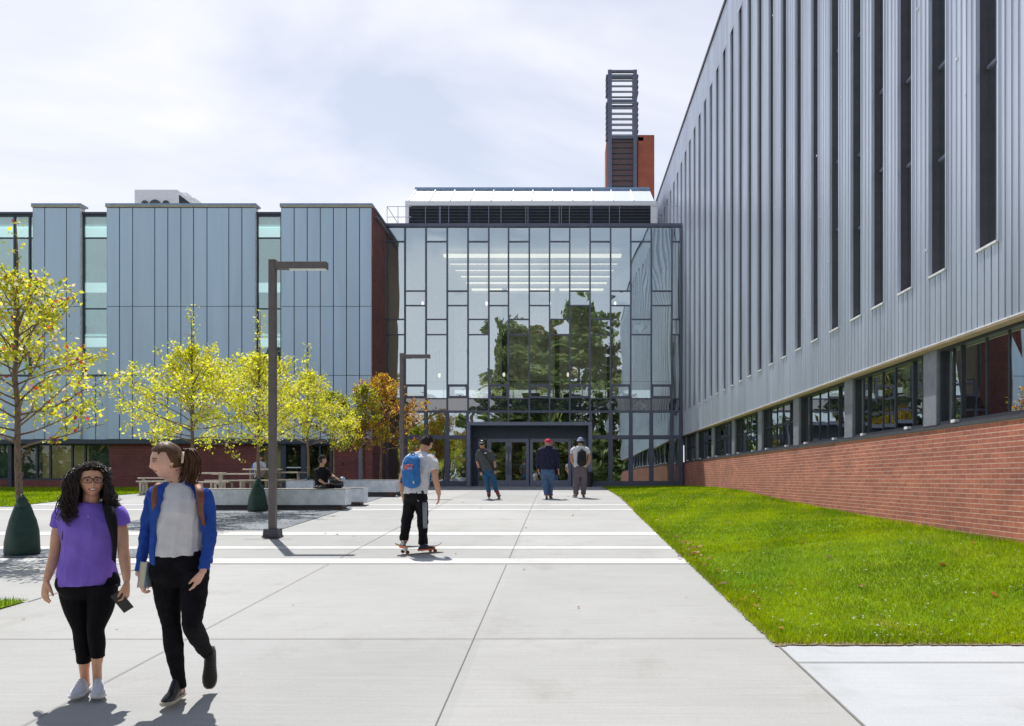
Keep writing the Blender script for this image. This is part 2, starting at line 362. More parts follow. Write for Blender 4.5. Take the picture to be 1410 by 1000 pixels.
class P:
    def __init__(s, label, scale, ox, oy, z=None, d=None, group=None, name='person'):
        s.s = scale; s.ox = ox; s.oy = oy; s.d = d or F/scale
        s.root = thing(name, label, 'person', (px(ox, s.d), s.d, (g(s.d) if z is None else z)+.009), group)
        s.th = math.atan((VX-ox)/F); s.root.rotation_euler = (0, 0, s.th)      # squared up to the line of sight
    def thing(s, name, label, cat, c):
        C, S = math.cos(s.th), math.sin(s.th); o = thing(name, label, cat, tuple(np.array(s.root.location)+np.array([c[0]*C-c[1]*S, c[0]*S+c[1]*C, c[2]]))); o.rotation_euler = (0, 0, s.th); return o
    def j(s, x, y, dy=0):
        D = s.d+dy*math.cos(s.th); X = px(x, D)-px(s.ox, s.d); Y = D-s.d; C, S = math.cos(s.th), math.sin(s.th)
        return np.array([X*C+Y*S, -X*S+Y*C, pz(y, D)-pz(s.oy, s.d)])
    def limb(s, mb, pts, sub=4, caps='round', n=14, flat=1.0, k=1.0):
        """pts: (px, py, depth, radius in px)"""
        Q = np.array([s.j(p[0], p[1], p[2]) for p in pts]); r = np.array([p[3]/s.s for p in pts])*k
        mb.tube(Q, r, r*flat, side=(1, 0, 0), n=n, caps=caps, sub=sub)
    def torso(s, mb, secs, fd=-1, phi=0, n=72, ex=2.3, k=1.0, grow=0, fold=0):
        A = np.array([list(q)+[0]*(6-len(q)) for q in secs], float); out = []
        # finer along the height
        k_ = len(A); idx = np.linspace(0, k_-1, (k_-1)*4+1); B = np.column_stack([np.interp(idx, range(k_), A[:, c]) for c in range(6)])
        for it in range(3): B[1:-1] = (B[:-2]+2*B[1:-1]+B[2:])/4
        a = np.linspace(0, 2*math.pi, n, endpoint=False); ca, sa = np.cos(a), np.sin(a)
        X0 = np.sign(ca)*np.abs(ca)**(2/ex); Y0 = np.sign(sa)*np.abs(sa)**(2/ex)
        for q_, (cx, cy, hw, fr, bk, oyy) in enumerate(B):
            tt = max(0, q_/(len(B)-1)-.25)/.75; w_ = 1+fold*tt*(.6*np.sin(8*a+1.5*tt+cx)+.45*np.sin(13*a+1-2*tt)+.3*np.sin(19*a+2.5))
            X, Y = X0*w_, Y0*w_
            x = X*(hw/s.s*k+grow); y = np.where(Y > 0, Y*(fr*k+grow), Y*(bk*k+grow))*fd
            xr = x*math.cos(phi)-y*math.sin(phi); yr = x*math.sin(phi)+y*math.cos(phi)
            c = s.j(cx, cy, oyy); out.append([(c[0]+u, c[1]+w, c[2]) for u, w in zip(xr, yr)])
        mb.rings(out)
    def part(s, name, mb, mts, voxel=None, smooth=4, wr=None, parent=None):
        me = solid(mb, name, mts, voxel, smooth) if voxel else mb.mesh(name, mts, smooth=True)
        if wr: wrinkle(me, *wr)
        return link(name, me, parent or s.root)
def head(mb, c, f, H=.226, wide=1.0, ear=True):
    c = np.array(c, float); f = nrm(f); up = np.array([0, 0, 1.]); sd = nrm(np.cross(f, up)); up = np.cross(sd, f); q = H/.226
    nu, nv = 48, 40; rings = []
    for i in range(1, nv):
        t = -math.pi/2+math.pi*i/nv; ring = []
        for k in range(nu):
            p = 2*math.pi*k/nu; a, b, z = math.cos(t)*math.cos(p), math.cos(t)*math.sin(p), math.sin(t)
            lo = sstep(.0, .95, -z); x = .0735*wide*a*(1-.26*lo); y = (.093*b if b > 0 else .098*b*(1-.42*lo)); zz = .113*z
            if b > 0: y *= 1-.10*lo+.05*sstep(.1, .6, z)*0; y += .012*lo*b
            if b > .15:
                w = sstep(.15, .5, b); G = lambda x0, z0, sx, sz: math.exp(-((abs(x)-x0)/sx)**2-((zz-z0)/sz)**2)
                y += w*(.017*G(0, -.030, .011, .012)+.010*G(0, -.010, .008, .020)-.010*G(.030, .004, .014, .010)+.005*G(.03, .024, .02, .008)+.005*G(0, -.058, .020, .007)-.004*G(0, -.047, .012, .004)+.007*G(0, -.096, .018, .012)+.004*G(.038, -.030, .016, .016)-.003*G(0, -.078, .02, .007))
            ring.append(c+q*(sd*x+f*y+up*zz))
        rings.append(ring)
    mb.rings(rings)
    if ear:
        for sgn in (-1, 1):
            e = c+q*(sd*sgn*.072*wide-f*.006-up*.008)
            n = len(mb.v); mb.ball((0, 0, 0), (1, 1, 1), 10, 8)
            for i in range(n, len(mb.v)):
                v = mb.v[i]; mb.v[i] = tuple(e+q*(sd*(v[0]*.010+sgn*.004*(-v[1]))+f*v[1]*.017+up*v[2]*.030))
    return sd, f, up
def paint(me, base, hd=None, lips=None, smile=False, brow=None, extra=None):
    v = coords(me); C = np.tile(np.array(base, float), (len(v), 1))
    if hd:
        c, sd, f, up, q = hd; L = (v-np.array(c))/q; x, y, z = L@sd, L@f, L@up; fr = y > .05
        if lips is not None:
            m = fr & ((x/.026)**2+((z+.058-.10*np.abs(x)*(1 if smile else 0))/.0098)**2 < 1); C[m] = lips
            if smile: m = fr & ((x/.018)**2+((z+.057-.08*np.abs(x))/.0040)**2 < 1); C[m] = (.75, .72, .68)
        if brow is not None: m = fr & (np.abs(np.abs(x)-.031) < .018) & (np.abs(z-.0235+.15*(np.abs(x)-.031)) < .0040); C[m] = brow
        m = fr & (np.abs(z+.02) < .04) & (np.abs(np.abs(x)-.035) < .02); C[m] *= np.array([1.04, .95, .93])
        for sx in (-.007, .007): m = fr & ((x-sx)**2+(z+.041)**2 < .0032**2); C[m] *= .4
        m = fr & ((np.abs(np.abs(x)-.031)/.019)**2+((z-.006)/.012)**2 < 1); C[m] *= np.array([.74, .68, .66])
        m = fr & (np.abs(np.abs(x)-.031) < .016) & (np.abs(z-.0115) < .0022); C[m] *= .25
    if extra: extra(v, C)
    add_col(me, C)
def eyes(p, hd, col, closed=False):
    c, sd, f, up, q = hd
    for s in (-1, 1):
        e = np.array(c)+q*(sd*s*.030+f*.0712+up*.004); m = MB(); m.ball(e, .0115*q, 12, 8, 0)
        e2 = e+f*.0078*q; m.ball(e2, (.0058*q, .0058*q, .0058*q), 8, 6, 1); p.part('eye', m, [MT_EYE, col])
MT_EYE = mat('eye_white', (.40, .38, .37), .3, var=0); MT_IRIS = mat('dark_iris', (.025, .015, .01), .2, var=0)
def hand(mb, w, d, pn, th, curl=.35, q=1.0, spread=.06, lift=(0, 0, 0, 0)):
    w = np.array(w, float); d = nrm(d); pn = nrm(np.array(pn)-d*np.dot(pn, d)); th = nrm(np.array(th)-d*np.dot(th, d)-pn*np.dot(th, pn))
    mb.tube([w-d*.02, w, w+d*.04*q, w+d*.085*q], np.array([.023, .025, .038, .040])*q, np.array([.019, .018, .016, .013])*q, side=th, n=12, caps='round', sub=3)
    for i, (l, o) in enumerate(zip((.072, .080, .074, .058), (.0305, .0105, -.0105, -.0305))):
        b = w+d*(.082-.006*(i in (0, 3)))*q+th*o*q; dd = nrm(d+th*(1.5-i)*spread); pts = [b-dd*.01]; ang = .12+lift[i]
        for k, seg in enumerate((.44, .31, .25)):
            v = dd*math.cos(ang)+pn*math.sin(ang); pts.append(pts[-1]+v*(l*q*seg+(.01 if k == 0 else 0))); ang += curl*(1+.15*i)
        mb.tube(pts, np.array([.0088, .0085, .0078, .0066])*q, side=th, n=8, caps='round', sub=2)
    b = w+d*.022*q+th*.026*q; v1 = nrm(d*.85+th*.48+pn*.26); v2 = nrm(d*.92+th*.15+pn*.42)
    mb.tube([b-v1*.012, b+v1*.036*q, b+v1*.036*q+v2*.030*q, b+v1*.036*q+v2*.052*q], np.array([.014, .0115, .0095, .0075])*q, n=8, caps='round', sub=2)
def hair_cap(mb, c, f, H, thick=.016, hl=.42, side=.12, low=-.55, nape=True, wide=1.0, seed=0, lump=.004):
    """closed hair shell: stands proud of the skull where hair grows, sinks into the head over the face"""
    c = np.array(c, float); f = nrm(f); up = np.array([0, 0, 1.]); sd = nrm(np.cross(f, up)); up = np.cross(sd, f); q = H/.226; rings = []; rng = random.Random(seed)
    nu, nv = 56, 44
    for i in range(1, nv):
        t = -math.pi/2+math.pi*i/nv; ring = []
        for k in range(nu):
            p = 2*math.pi*k/nu; a, b, z = math.cos(t)*math.cos(p), math.cos(t)*math.sin(p), math.sin(t); lo = sstep(.0, .95, -z)
            x = .0735*wide*a*(1-.26*lo); y = (.093*b if b > 0 else .098*b*(1-.42*lo)); zz = .113*z
            face = sstep(side-.10, side+.08, b-.25*max(0, z))*(1-sstep(hl-.07, hl+.05, z+.12*abs(a))); low_ = 1-sstep(low-.12, low, z)
            m = (1-face)*(1-low_); l = lump*math.sin(9*p+3*z+seed)*math.cos(6*t+seed)
            r = (thick+l)*m-.014*(1-m)
            n = np.array([a, b, z]); ring.append(c+q*(sd*(x+r*a)+f*(y+r*b)+up*(zz+r*z)))
        rings.append(ring)
    mb.rings(rings)
def strands(mb, roots, rng, step=9, r=.0035, curl=0, turns=3, n=4):
    """roots: list of guide polylines; each is swept as a thin lock that thins out, wound round its guide when curl > 0"""
    for Q in roots:
        Q = np.array(Q); k = step; t = np.linspace(0, 1, k); i = np.linspace(0, len(Q)-1, k); pts = np.column_stack([np.interp(i, range(len(Q)), Q[:, c]) for c in range(3)])
        if curl:
            ph = rng.uniform(0, 6.28); w = turns*2*math.pi*t+ph; c_ = curl*np.minimum(1, t*3+.15); pts = pts+np.column_stack([np.cos(w)*c_, np.sin(w)*c_, .4*np.sin(w*1.0+1)*c_])
        mb.tube(pts, r*(1-.65*t**2), n=n)
def shoe(p, heel, d, mts, L=.255, pitch=0, hi=.0, wd=1.0, name='shoe', sole=.026, roll=0):
    d = nrm([d[0], d[1], 0]); up = np.array([0, 0, 1.]); sd = np.cross(d, up); ca, sa = math.cos(pitch), math.sin(pitch); D = d*ca-up*sa; U = up*ca+d*sa
    c = np.array(heel, float); T = [(-.03, .024, .05), (.0, .032, .082+hi), (.06, .035, .098+hi), (.10, .036, .095+hi*.7), (.14, .040, .080), (.18, .045, .064), (.215, .043, .052), (.245, .033, .043), (.262, .015, .034)]
    rings = []; n = 18; k = L/.255
    for t, w, h in T:
        ring = []
        for i in range(n):
            a = 2*math.pi*i/n; x = w*wd*math.copysign(abs(math.cos(a))**.85, math.cos(a)); z = sole*.6+(h-sole*.6)*max(0, math.sin(a))**.75
            if math.sin(a) < 0: z = sole*.6
            ring.append(c+D*t*k+sd*x+U*z)
        rings.append(ring)
    m = MB(); m.rings(rings, 0)
    rings = []
    for t, w, h in T:
        w2 = w*wd+.0045; ring = []
        for i in range(n):
            a = 2*math.pi*i/n; x = w2*math.copysign(abs(math.cos(a))**.5, math.cos(a)); z = sole/2+sole/2*math.copysign(abs(math.sin(a))**.4, math.sin(a)); ring.append(c+D*(t*k+(.004 if t > .2 else -.004 if t < 0 else 0))+sd*x+U*z)
        rings.append(ring)
    m.rings(rings, 1)
    for t in (.095, .115, .135, .155): m.tube([c+D*t*k-sd*.02+U*(.093-(t-.09)*.42), c+D*(t+.004)*k+U*(.103-(t-.09)*.42), c+D*t*k+sd*.02+U*(.093-(t-.09)*.42)], .0035, n=5, m=2)
    return p.part(name, m, mts)
def pack(label, p, c, f, w, h, dp, mts, loc=None, straps=(), bulge=1.0, top=.8, extra=None, cat='backpack', name='backpack', wr=.006):
    """rucksack: c centre of the face against the back, f the direction it sticks out to; straps are flat ribbons"""
    o = p.thing(name, label, cat, np.array(c)); f = nrm(f); up = np.array([0, 0, 1.]); sd = np.cross(f, up); rings = []; n = 32
    for t in np.linspace(-1, 1, 15):
        e = (1-abs(t)**7)**.4 if abs(t) < 1 else .5; e = max(e, .5)
        ww = w/2*e*(1-.10*max(0, t)); dd = dp*e*(bulge if t < .1 else bulge*(1-(1-top)*t)); ring = []
        for i in range(n):
            a = 2*math.pi*i/n; x = math.copysign(abs(math.cos(a))**.55, math.cos(a)); y = math.copysign(abs(math.sin(a))**.6, math.sin(a)); ring.append(sd*ww*x+f*(dd/2+dd/2*y)+up*h/2*t)
        rings.append(ring)
    m = MB(); m.rings(rings); me = solid(m, 'pack_body', mts[0], .012, 3); wrinkle(me, wr, 22, 3); body = link('pack_body', me, o)
    m = MB(); zc = -h*.14; rings = []
    for t in np.linspace(-1, 1, 9):
        e = max(.3, (1-abs(t)**4)**.35); ring = []
        for i in range(20):
            a = 2*math.pi*i/20; x = math.copysign(abs(math.cos(a))**.5, math.cos(a)); y = math.copysign(abs(math.sin(a))**.6, math.sin(a)); ring.append(sd*w*.37*e*x+f*(dp*bulge*.95+.03*e*y)+up*(zc+h*.25*t))
        rings.append(ring)
    m.rings(rings); q = m.build('front_pocket', mts[0], None, smooth=True); q.parent = o
    m = MB(); m.tube([sd*-.04+f*.03+up*h*.47, sd*-.02+f*.03+up*(h*.5+.035), sd*.02+f*.03+up*(h*.5+.035), sd*.04+f*.03+up*h*.47], .010, n=6); q = m.build('carry_loop', mts[1], None, smooth=True); q.parent = o
    for S in straps:
        m = MB(); Q = np.array([x-np.array(c) for x, _, _ in S]); m.tube(Q, [a for _, a, _ in S], [b for _, _, b in S], side=None if len(S) < 2 else (1, 0, 0), n=8, sub=4); q = m.build('strap', mts[1], None, smooth=True); q.parent = o
    if extra: extra(o, sd, f, up)
    return o

# ---------------------------------------------------------------- woman in purple
def woman_purple():
    p = P('woman with long dark curls and glasses in a purple T-shirt and black cropped leggings', 199.4, 120, 957); j = p.j
    skin = (.70, .40, .26); vox = .0055
    hc = j(126.5, 663.5, -.015); f = nrm((.05, -1, -.03))
    b = MB(); ax = head(b, hc, f, .232); hd = (hc, *ax, .232/.226)
    p.limb(b, [(124, 706, .02, 14), (124.5, 696, .015, 10.5), (125.5, 684, .01, 10), (126, 672, .015, 10)])
    p.torso(b, [(124, 698, 12, .05, .055), (124, 703, 33, .06, .07), (124, 716, 34, .09, .085), (123, 735, 29, .11, .085), (122, 760, 27, .09, .08), (121, 790, 29, .09, .09), (121, 812, 30, .08, .09)])
    La = [(86, 706, .01, 9.5), (81, 728, .02, 8.8), (76.5, 757, .03, 7.2), (75, 768, .02, 7.6), (70, 784, -.02, 6.4), (64.5, 800, -.05, 4.6)]
    Ra = [(164, 706, .01, 9.5), (167, 728, .02, 8.8), (169.5, 757, .02, 7.2), (171, 768, .01, 7.6), (173, 785, -.03, 6.4), (174.5, 801, -.06, 4.6)]
    for A in (La, Ra): p.limb(b, slim(A, p.ox), caps='flat')
    hand(b, j(64, 802, -.05), (-.12, -.12, -1), (.85, .50, 0), (.45, -.85, 0), .36, .98, .05)
    hand(b, j(174.5, 803, -.06), (-.02, -.12, -1), (-.85, .45, -.1), (-.4, -.9, 0), .62, .98)
    Ll = [(101.5, 806, 0, 19.5), (103, 822, 0, 18.8), (106, 842, -.01, 16), (110.5, 864, -.02, 11.4), (112, 874, -.02, 10.6), (113.8, 890, .0, 10.6), (115, 903, .0, 9.6), (116, 916, .01, 8)]
    Rl = [(141.5, 806, 0, 19.5), (140.5, 822, 0, 18.8), (138, 842, -.03, 16), (132.5, 864, -.06, 11.6), (132, 874, -.055, 10.8), (133.8, 888, -.03, 10.8), (134.2, 900, -.02, 9.4), (134, 908, -.01, 8.4)]
    for A, e in ((Ll, [(116, 924, .015, 6.2), (117, 937, .02, 5.6), (117, 947, .02, 6)]), (Rl, [(133.5, 920, 0, 6.2), (134, 934, .01, 5.8), (134.5, 946, .01, 6)])):
        p.limb(b, [(x, y, dy, r*(.62 if y < 815 else .72 if y < 850 else .82 if y < 880 else .9)) for x, y, dy, r in A]+e, caps='flat')
    me = solid(b, 'body', SKIN, .0046, 3); paint(me, skin, hd, (.40, .10, .09), True, (.02, .012, .01)); body = link('body', me, p.root); eyes(p, hd, MT_IRIS)
    sh = MB()
    S = [(124, 694, 13.5, .062, .062, .012), (124, 697.5, 25, .075, .075, .01), (124, 701.5, 37, .085, .085, .005), (124, 709, 40.5, .10, .095), (124, 720, 38, .125, .10), (123.5, 735, 35, .145, .10), (123, 752, 33.5, .128, .09), (121.5, 772, 34, .12, .095), (119.5, 790, 36, .135, .115), (118, 801, 36, .14, .125), (118, 807, 34, .135, .12)]
    p.torso(sh, S, fold=.055)
    p.limb(sh, [(90, 705, .01, 11.5), (84, 713, .015, 12), (80, 728, .02, 11.5)], caps='flat'); p.limb(sh, [(159, 704, .01, 11.5), (165, 712, .015, 12), (168, 725, .02, 11.5)], caps='flat')
    p.torso(sh, [(134, 775, 22, .02, .10, .03), (140, 795, 23, .0, .125, .03), (142, 812, 22, -.02, .12, .04)])
    p.part('shirt', sh, cloth('purple_jersey', (.24, .15, .66), .75, .06), .006, 5, (.010, 24, 5, (1.4, 1.4, .35)))
    lg = MB(); p.torso(lg, [(121, 786, 32, .10, .10), (121, 797, 38.5, .11, .125), (121.3, 806, 40, .11, .13), (121.5, 815, 36, .10, .115), (121.5, 826, 26, .06, .07)])
    p.limb(lg, Ll[:-1]+[(115.5, 914, .01, 9.2)], caps='flat'); p.limb(lg, Rl[:-1]+[(134.2, 906.5, -.015, 9.6)], caps='flat')
    p.part('leggings', lg, cloth('black_leggings', (.006, .006, .008), .75, .1, spec=.12), .006, 4, (.0012, 40, 8))
    ws = [mat('white_knit', (.62, .63, .68), .8, var=.08, vs=60, coord='obj'), mat('white_sole', (.7, .7, .72), .6, var=.03), mat('white_lace', (.75, .75, .78), .8, var=0)]
    shoe(p, j(118, 951.5, .08), (-.28, -1), ws, .245); shoe(p, j(134.5, 952.5, .05), (.02, -1), ws, .245)
    # glasses
    q = 1.03; sd, ff, up = ax; G = MB(); K = hc+ff*.099*q+up*.004
    for s in (-1, 1):
        cc = K+sd*s*.0315; ring = [cc+sd*.0265*math.copysign(abs(math.cos(a))**.7, math.cos(a))+up*.0185*math.copysign(abs(math.sin(a))**.7, math.sin(a))-ff*.010*abs(math.cos(a))*(math.cos(a)*s > 0) for a in np.linspace(0, 2*math.pi, 20)]
        G.tube(ring, .0026, n=6); G.tube([cc+sd*s*.0265-ff*.008+up*.006, cc+sd*s*.045-ff*.03+up*.006, cc+sd*s*.046-ff*.10+up*.004], .0024, n=5)
    G.tube([K-sd*.006+up*.006, K+up*.009+ff*.002, K+sd*.006+up*.006], .0026, n=5); p.part('glasses', G, mat('tortoise_black', (.02, .013, .01), .25, var=0))
    n_ = MB(); n_.ball(j(121.5, 713.5, -.125), .006, 8, 6, 0); p.part('necklace_pendant', n_, MT['steel'])
    # curly hair
    hm = mat('dark_brown_curls', (.022, .012, .008), .42, var=.3, vs=40, coord='obj', spec=.55); H = MB(); hair_cap(H, hc, f, .232, .016, .64, .10, -.35, seed=3, lump=.006); H.m = [1]*len(H.f); H.cm = 0
    rng = np.random.default_rng(8); roots = []
    for i in range(820):
        side_ = -1 if rng.random() < .60 else 1
        a = rng.uniform(.0, 1.0); top = hc+np.array([side_*(.02+.062*a)+rng.normal(0, .006), rng.uniform(-.055, .075)*(1 if a > .25 else .8), .118-.10*a**1.6+rng.normal(0, .006)])
        if side_ < 0: out = rng.uniform(.086, .175); ln = rng.uniform(.20, .37); 
        else: out = rng.uniform(.075, .118); ln = rng.uniform(.17, .31)
        dy = rng.uniform(-.085, .09)
        if side_*1 and dy < -.03: out = max(out, .088)
        tw = 1 if side_ < 0 else 1
        mid = hc+np.array([side_*out*.92, dy*.8, -.02+rng.normal(0, .02)]); flare = .01+.05*(rng.random() < (.3 if side_ > 0 else .12))
        low = hc+np.array([side_*(out+flare*rng.random()), dy-.01, .03-ln*.78]); end = hc+np.array([side_*(out*(.82 if side_ < 0 else 1)+flare*rng.uniform(.3, 1.2)), dy-.02, .06-ln])
        if abs(dy) < .12: roots.append([top, (top+mid)/2+np.array([side_*.018, 0, .02]), mid, low, end])
    for i in range(170):
        xx = rng.uniform(-.10, .10); t0 = hc+np.array([xx*.7, .085, rng.uniform(-.02, .08)]); ln = rng.uniform(.16, .27); roots.append([t0, t0+np.array([xx*.25, .025, -.06]), t0+np.array([xx*.4, .02, -ln*.7]), t0+np.array([xx*.5, .0, -ln])])
    strands(H, roots, rng, 30, .0046, .0095, 6.0, 4)
    for i in range(240):
        a = rng.uniform(-1, 1); b_ = rng.uniform(-.9, .35); t = hc+np.array([.078*a, -.09*b_*0+.06*b_, .108*math.sqrt(max(.05, 1-.7*a*a-.5*b_*b_))])
        strands(H, [[t, t+np.array([.02*a+rng.normal(0, .012), rng.normal(0, .012), .012]), t+np.array([.045*a+rng.normal(0, .01), rng.normal(0, .02), -.02])]], rng, 10, .004, .007, 1.8, 4)
    p.part('hair', H, [hm, mat('dark_scalp_hair', (.012, .007, .005), .8, var=.3, vs=40, coord='obj', spec=.1)])
    sblk = cloth('black_webbing', (.012, .012, .014), .8, .1)
    st = [[(j(98, 697, .03), .030, .010), (j(95, 703, -.10), .031, .010), (j(94.5, 718, -.145), .031, .010), (j(92, 735, -.15), .026, .010), (j(87.5, 752, -.11), .016, .008), (j(86.5, 775, .03), .014, .007)],
          [(j(146, 693, .03), .030, .010), (j(150, 702, -.09), .033, .010), (j(153.5, 718, -.125), .034, .010), (j(156.5, 735, -.125), .024, .010), (j(158, 755, -.07), .015, .008), (j(156.5, 776, .03), .013, .007)]]
    pack('black backpack worn by the woman in the purple T-shirt', p, j(121, 745, .115), (0, 1, 0), .31, .44, .14, [sblk, sblk], straps=st)
    ph = p.thing('smartphone', 'black smartphone in the hand of the woman in purple', 'phone', j(168, 830.5, -.105)); m = MB()
    m.obox((0, 0, 0), .036*nrm((.82, -.25, .56)), .0045*nrm((.2, -.95, .1)), .074*nrm((-.56, -.05, .82))); q_ = m.build('phone_body', MT['black'], None, bevel=.003); q_.parent = ph
    m = MB(); m.obox(.0052*nrm((.2, -.95, .1)), .033*nrm((.82, -.25, .56)), .0006*nrm((.2, -.95, .1)), .070*nrm((-.56, -.05, .82))); q_ = m.build('phone_screen', mat('phone_glass', (.01, .01, .012), .08, var=0), None); q_.parent = ph
woman_purple()

# ---------------------------------------------------------------- woman in blue jacket
def woman_blue():
    p = P('woman with a brown ponytail in an open blue jacket, white top and black trousers', 205.7, 245, 968); j = p.j
    skin = (.74, .46, .35); hc = j(229.5, 636.5, -.02); f = nrm((-.955, -.27, -.12))
    b = MB(); ax = head(b, hc, f, .236); hd = (hc, *ax, .236/.226)
    p.limb(b, [(243, 680, .02, 14), (242, 668, .02, 11), (239, 656, .015, 9.6), (236, 646, .015, 10)])
    p.torso(b, [(243, 671, 13, .05, .055), (244, 676, 28, .06, .065), (245, 690, 30, .08, .08), (244, 715, 26, .09, .08), (243, 745, 25, .08, .075), (246, 785, 28, .08, .09)])
    La = [(214, 684, .01, 9), (209, 706, .02, 7.8), (203, 728, .02, 6.6), (198, 758, -.02, 5.8), (192, 788, -.05, 4.8), (191, 794, -.05, 4.6)]; Ra = [(281, 684, .01, 9), (285, 708, .03, 7.8), (287, 734, .03, 6.6), (284, 760, -.01, 5.8), (280, 785, -.05, 4.8), (279, 790, -.05, 4.6)]
    for A in (La, Ra): p.limb(b, slim(A, p.ox), caps='flat')
    hand(b, j(193, 794, -.05), (.12, -.12, -1), (.95, .2, .1), (.15, -1, 0), .80, .95); hand(b, j(278.5, 789, -.05), (-.34, -.08, -1), (-.75, .5, .1), (-.30, -1, 0), .24, .95, .03)
    Ll = [(228.5, 786, 0, 18.5), (229, 802, 0, 18.8), (231.5, 830, -.01, 16.8), (235, 856, -.02, 13), (236.5, 868, -.02, 12.6), (239, 890, .0, 13), (243, 918, .01, 10.5), (246.5, 936, .02, 8.6)]
    Rl = [(268, 786, 0, 18.5), (267.5, 802, 0, 18.8), (266.5, 828, -.04, 16.8), (265, 852, -.10, 13.6), (264.5, 862, -.10, 13.4), (271, 876, .02, 13.2), (279, 891, .16, 11), (285.5, 902, .26, 8.6)]
    for A in (Ll, Rl): p.limb(b, [(x, y, dy, r*(.62 if y < 815 else .8)) for x, y, dy, r in A], caps='flat')
    p.limb(b, [(246.5, 936, .02, 6), (247.5, 952, .02, 6)]); p.limb(b, [(285.5, 902, .26, 6), (288, 909, .30, 6)])
    def ex(v, C): pass
    me = solid(b, 'body', SKIN, .0046, 3); paint(me, skin, hd, (.42, .15, .13), False, (.16, .09, .05)); link('body', me, p.root); eyes(p, hd, mat('grey_iris', (.06, .07, .08), .2, var=0))
    er = MB(); er.ball(hc+ax[0]*-.085*0+np.array([0, 0, 0])+(ax[0]*(.083 if ax[0][1] < 0 else -.083))-ax[2]*.042-ax[1]*.004, .007, 8, 6); p.part('earring', er, mat('gold', (.8, .55, .12), .25, 1, var=0))
    t = MB(); p.torso(t, [(243, 667, 12, .055, .058, .015), (244, 670.5, 24, .07, .07, .01), (244.5, 675, 34, .08, .08), (245, 686, 33, .105, .09), (245, 702, 32.5, .135, .09), (244, 722, 31.5, .125, .085), (243.5, 745, 32, .12, .09), (243.2, 762, 32, .125, .10), (243.2, 767, 31.5, .12, .098)], fold=.065)
    p.part('white_top', t, cloth('white_linen_top', (.68, .69, .72), .85, .05), .006, 5, (.011, 24, 3, (1.5, 1.3, .22)))
    tr = MB(); p.torso(tr, [(244, 758, 30, .10, .09), (246, 772, 35, .105, .11), (248, 786, 38.5, .105, .125), (248.3, 797, 37, .095, .115), (248.3, 810, 27, .06, .07)])
    p.limb(tr, Ll+[(248.5, 950, .025, 8.0)], caps='flat'); p.limb(tr, Rl+[(287, 906.5, .285, 7.2)], caps='flat')
    p.part('trousers', tr, cloth('washed_black_denim', (.009, .009, .012), .85, .3, spec=.12), .006, 4, (.004, 24, 12, (.7, .7, 1.5)))
    jk = MB()
    J = [(243, 664.5, 15, .07, .075, 8.5, .015), (243.5, 668, 19, .075, .075, 10, .012), (244, 671.5, 31, .085, .085, 13, .008), (246, 677, 39.5, .10, .10, 15.5), (247, 690, 39.5, .125, .105, 19.5), (247, 705, 38, .145, .105, 23.5), (246.5, 725, 36.5, .14, .10, 27.5), (247, 745, 37, .135, .11, 30), (250, 770, 39, .13, .125, 33.5), (252, 779, 39, .12, .13, 35)]
    rings = []
    A = np.array([list(q)+[0]*(7-len(q)) for q in J]); idx = np.linspace(0, len(A)-1, (len(A)-1)*4+1); B = np.column_stack([np.interp(idx, range(len(A)), A[:, c]) for c in range(7)])
    for cx, cy, hw, fr, bk, op, oy_ in B:
        t0 = math.asin(min(.97, op/hw)); c = j(cx, cy, oy_); o_, i_ = [], []
        for a in np.linspace(t0, 2*math.pi-t0, 40):
            sx, cs = math.sin(a), math.cos(a); X = math.copysign(abs(sx)**.87, sx); Yv = math.copysign(abs(cs)**.87, cs); w, dpt = hw/p.s, (fr if cs > 0 else bk)
            o_.append((c[0]-X*w, c[1]-Yv*dpt, c[2])); i_.append((c[0]-X*(w-.019), c[1]-Yv*(dpt-.019), c[2]))
        rings.append(o_+i_[::-1])
    jk.rings(rings)
    p.limb(jk, [(218, 681, .01, 12), (211, 690, .015, 11.5), (208, 708, .02, 10.6), (203, 728, .02, 9.6), (199, 752, -.015, 9), (194, 775, -.045, 7.6), (191.5, 789, -.055, 6.8)], caps='flat')
    p.limb(jk, [(277, 681, .01, 12), (284, 690, .015, 11.8), (286.5, 710, .03, 11), (288, 734, .03, 10), (286, 757, 0, 9.2), (283, 775, -.03, 8), (281, 786, -.045, 7.4)], caps='flat')
    p.part('jacket', jk, cloth('royal_blue_fleece', (.022, .075, .36), .85, .1), .0062, 4, (.013, 24, 21, (.9, .9, 1.2)))
    bs = [mat('black_shoe', (.012, .012, .013), .35, var=.1), mat('cream_sole', (.5, .46, .38), .7, var=.05), mat('black_lace', (.03, .03, .03), .8, var=0)]; gs = [mat('dark_sneaker', (.014, .014, .014), .7, var=.2, vs=30), mat('taupe_sole', (.22, .19, .17), .8, var=.05), bs[2]]
    shoe(p, j(248.5, 961, .07), (-.40, -.92), bs, .235, hi=.06, wd=.95); shoe(p, j(290, 899, .33), (-.10, -1), gs, .25, pitch=R(68))
    # hair: smooth cap, band and ponytail
    hm = mat('brown_hair', (.090, .046, .022), .5, var=.4, vs=30, stretch=(1, 1, .5), coord='obj', spec=.3); H = MB(); hair_cap(H, hc, f, .236, .011, .60, .06, -.38, seed=5, lump=.0015)
    rng = np.random.default_rng(4); up = ax[2]; back = -ax[1]; tie = hc+back*.108+up*.052; roots = []
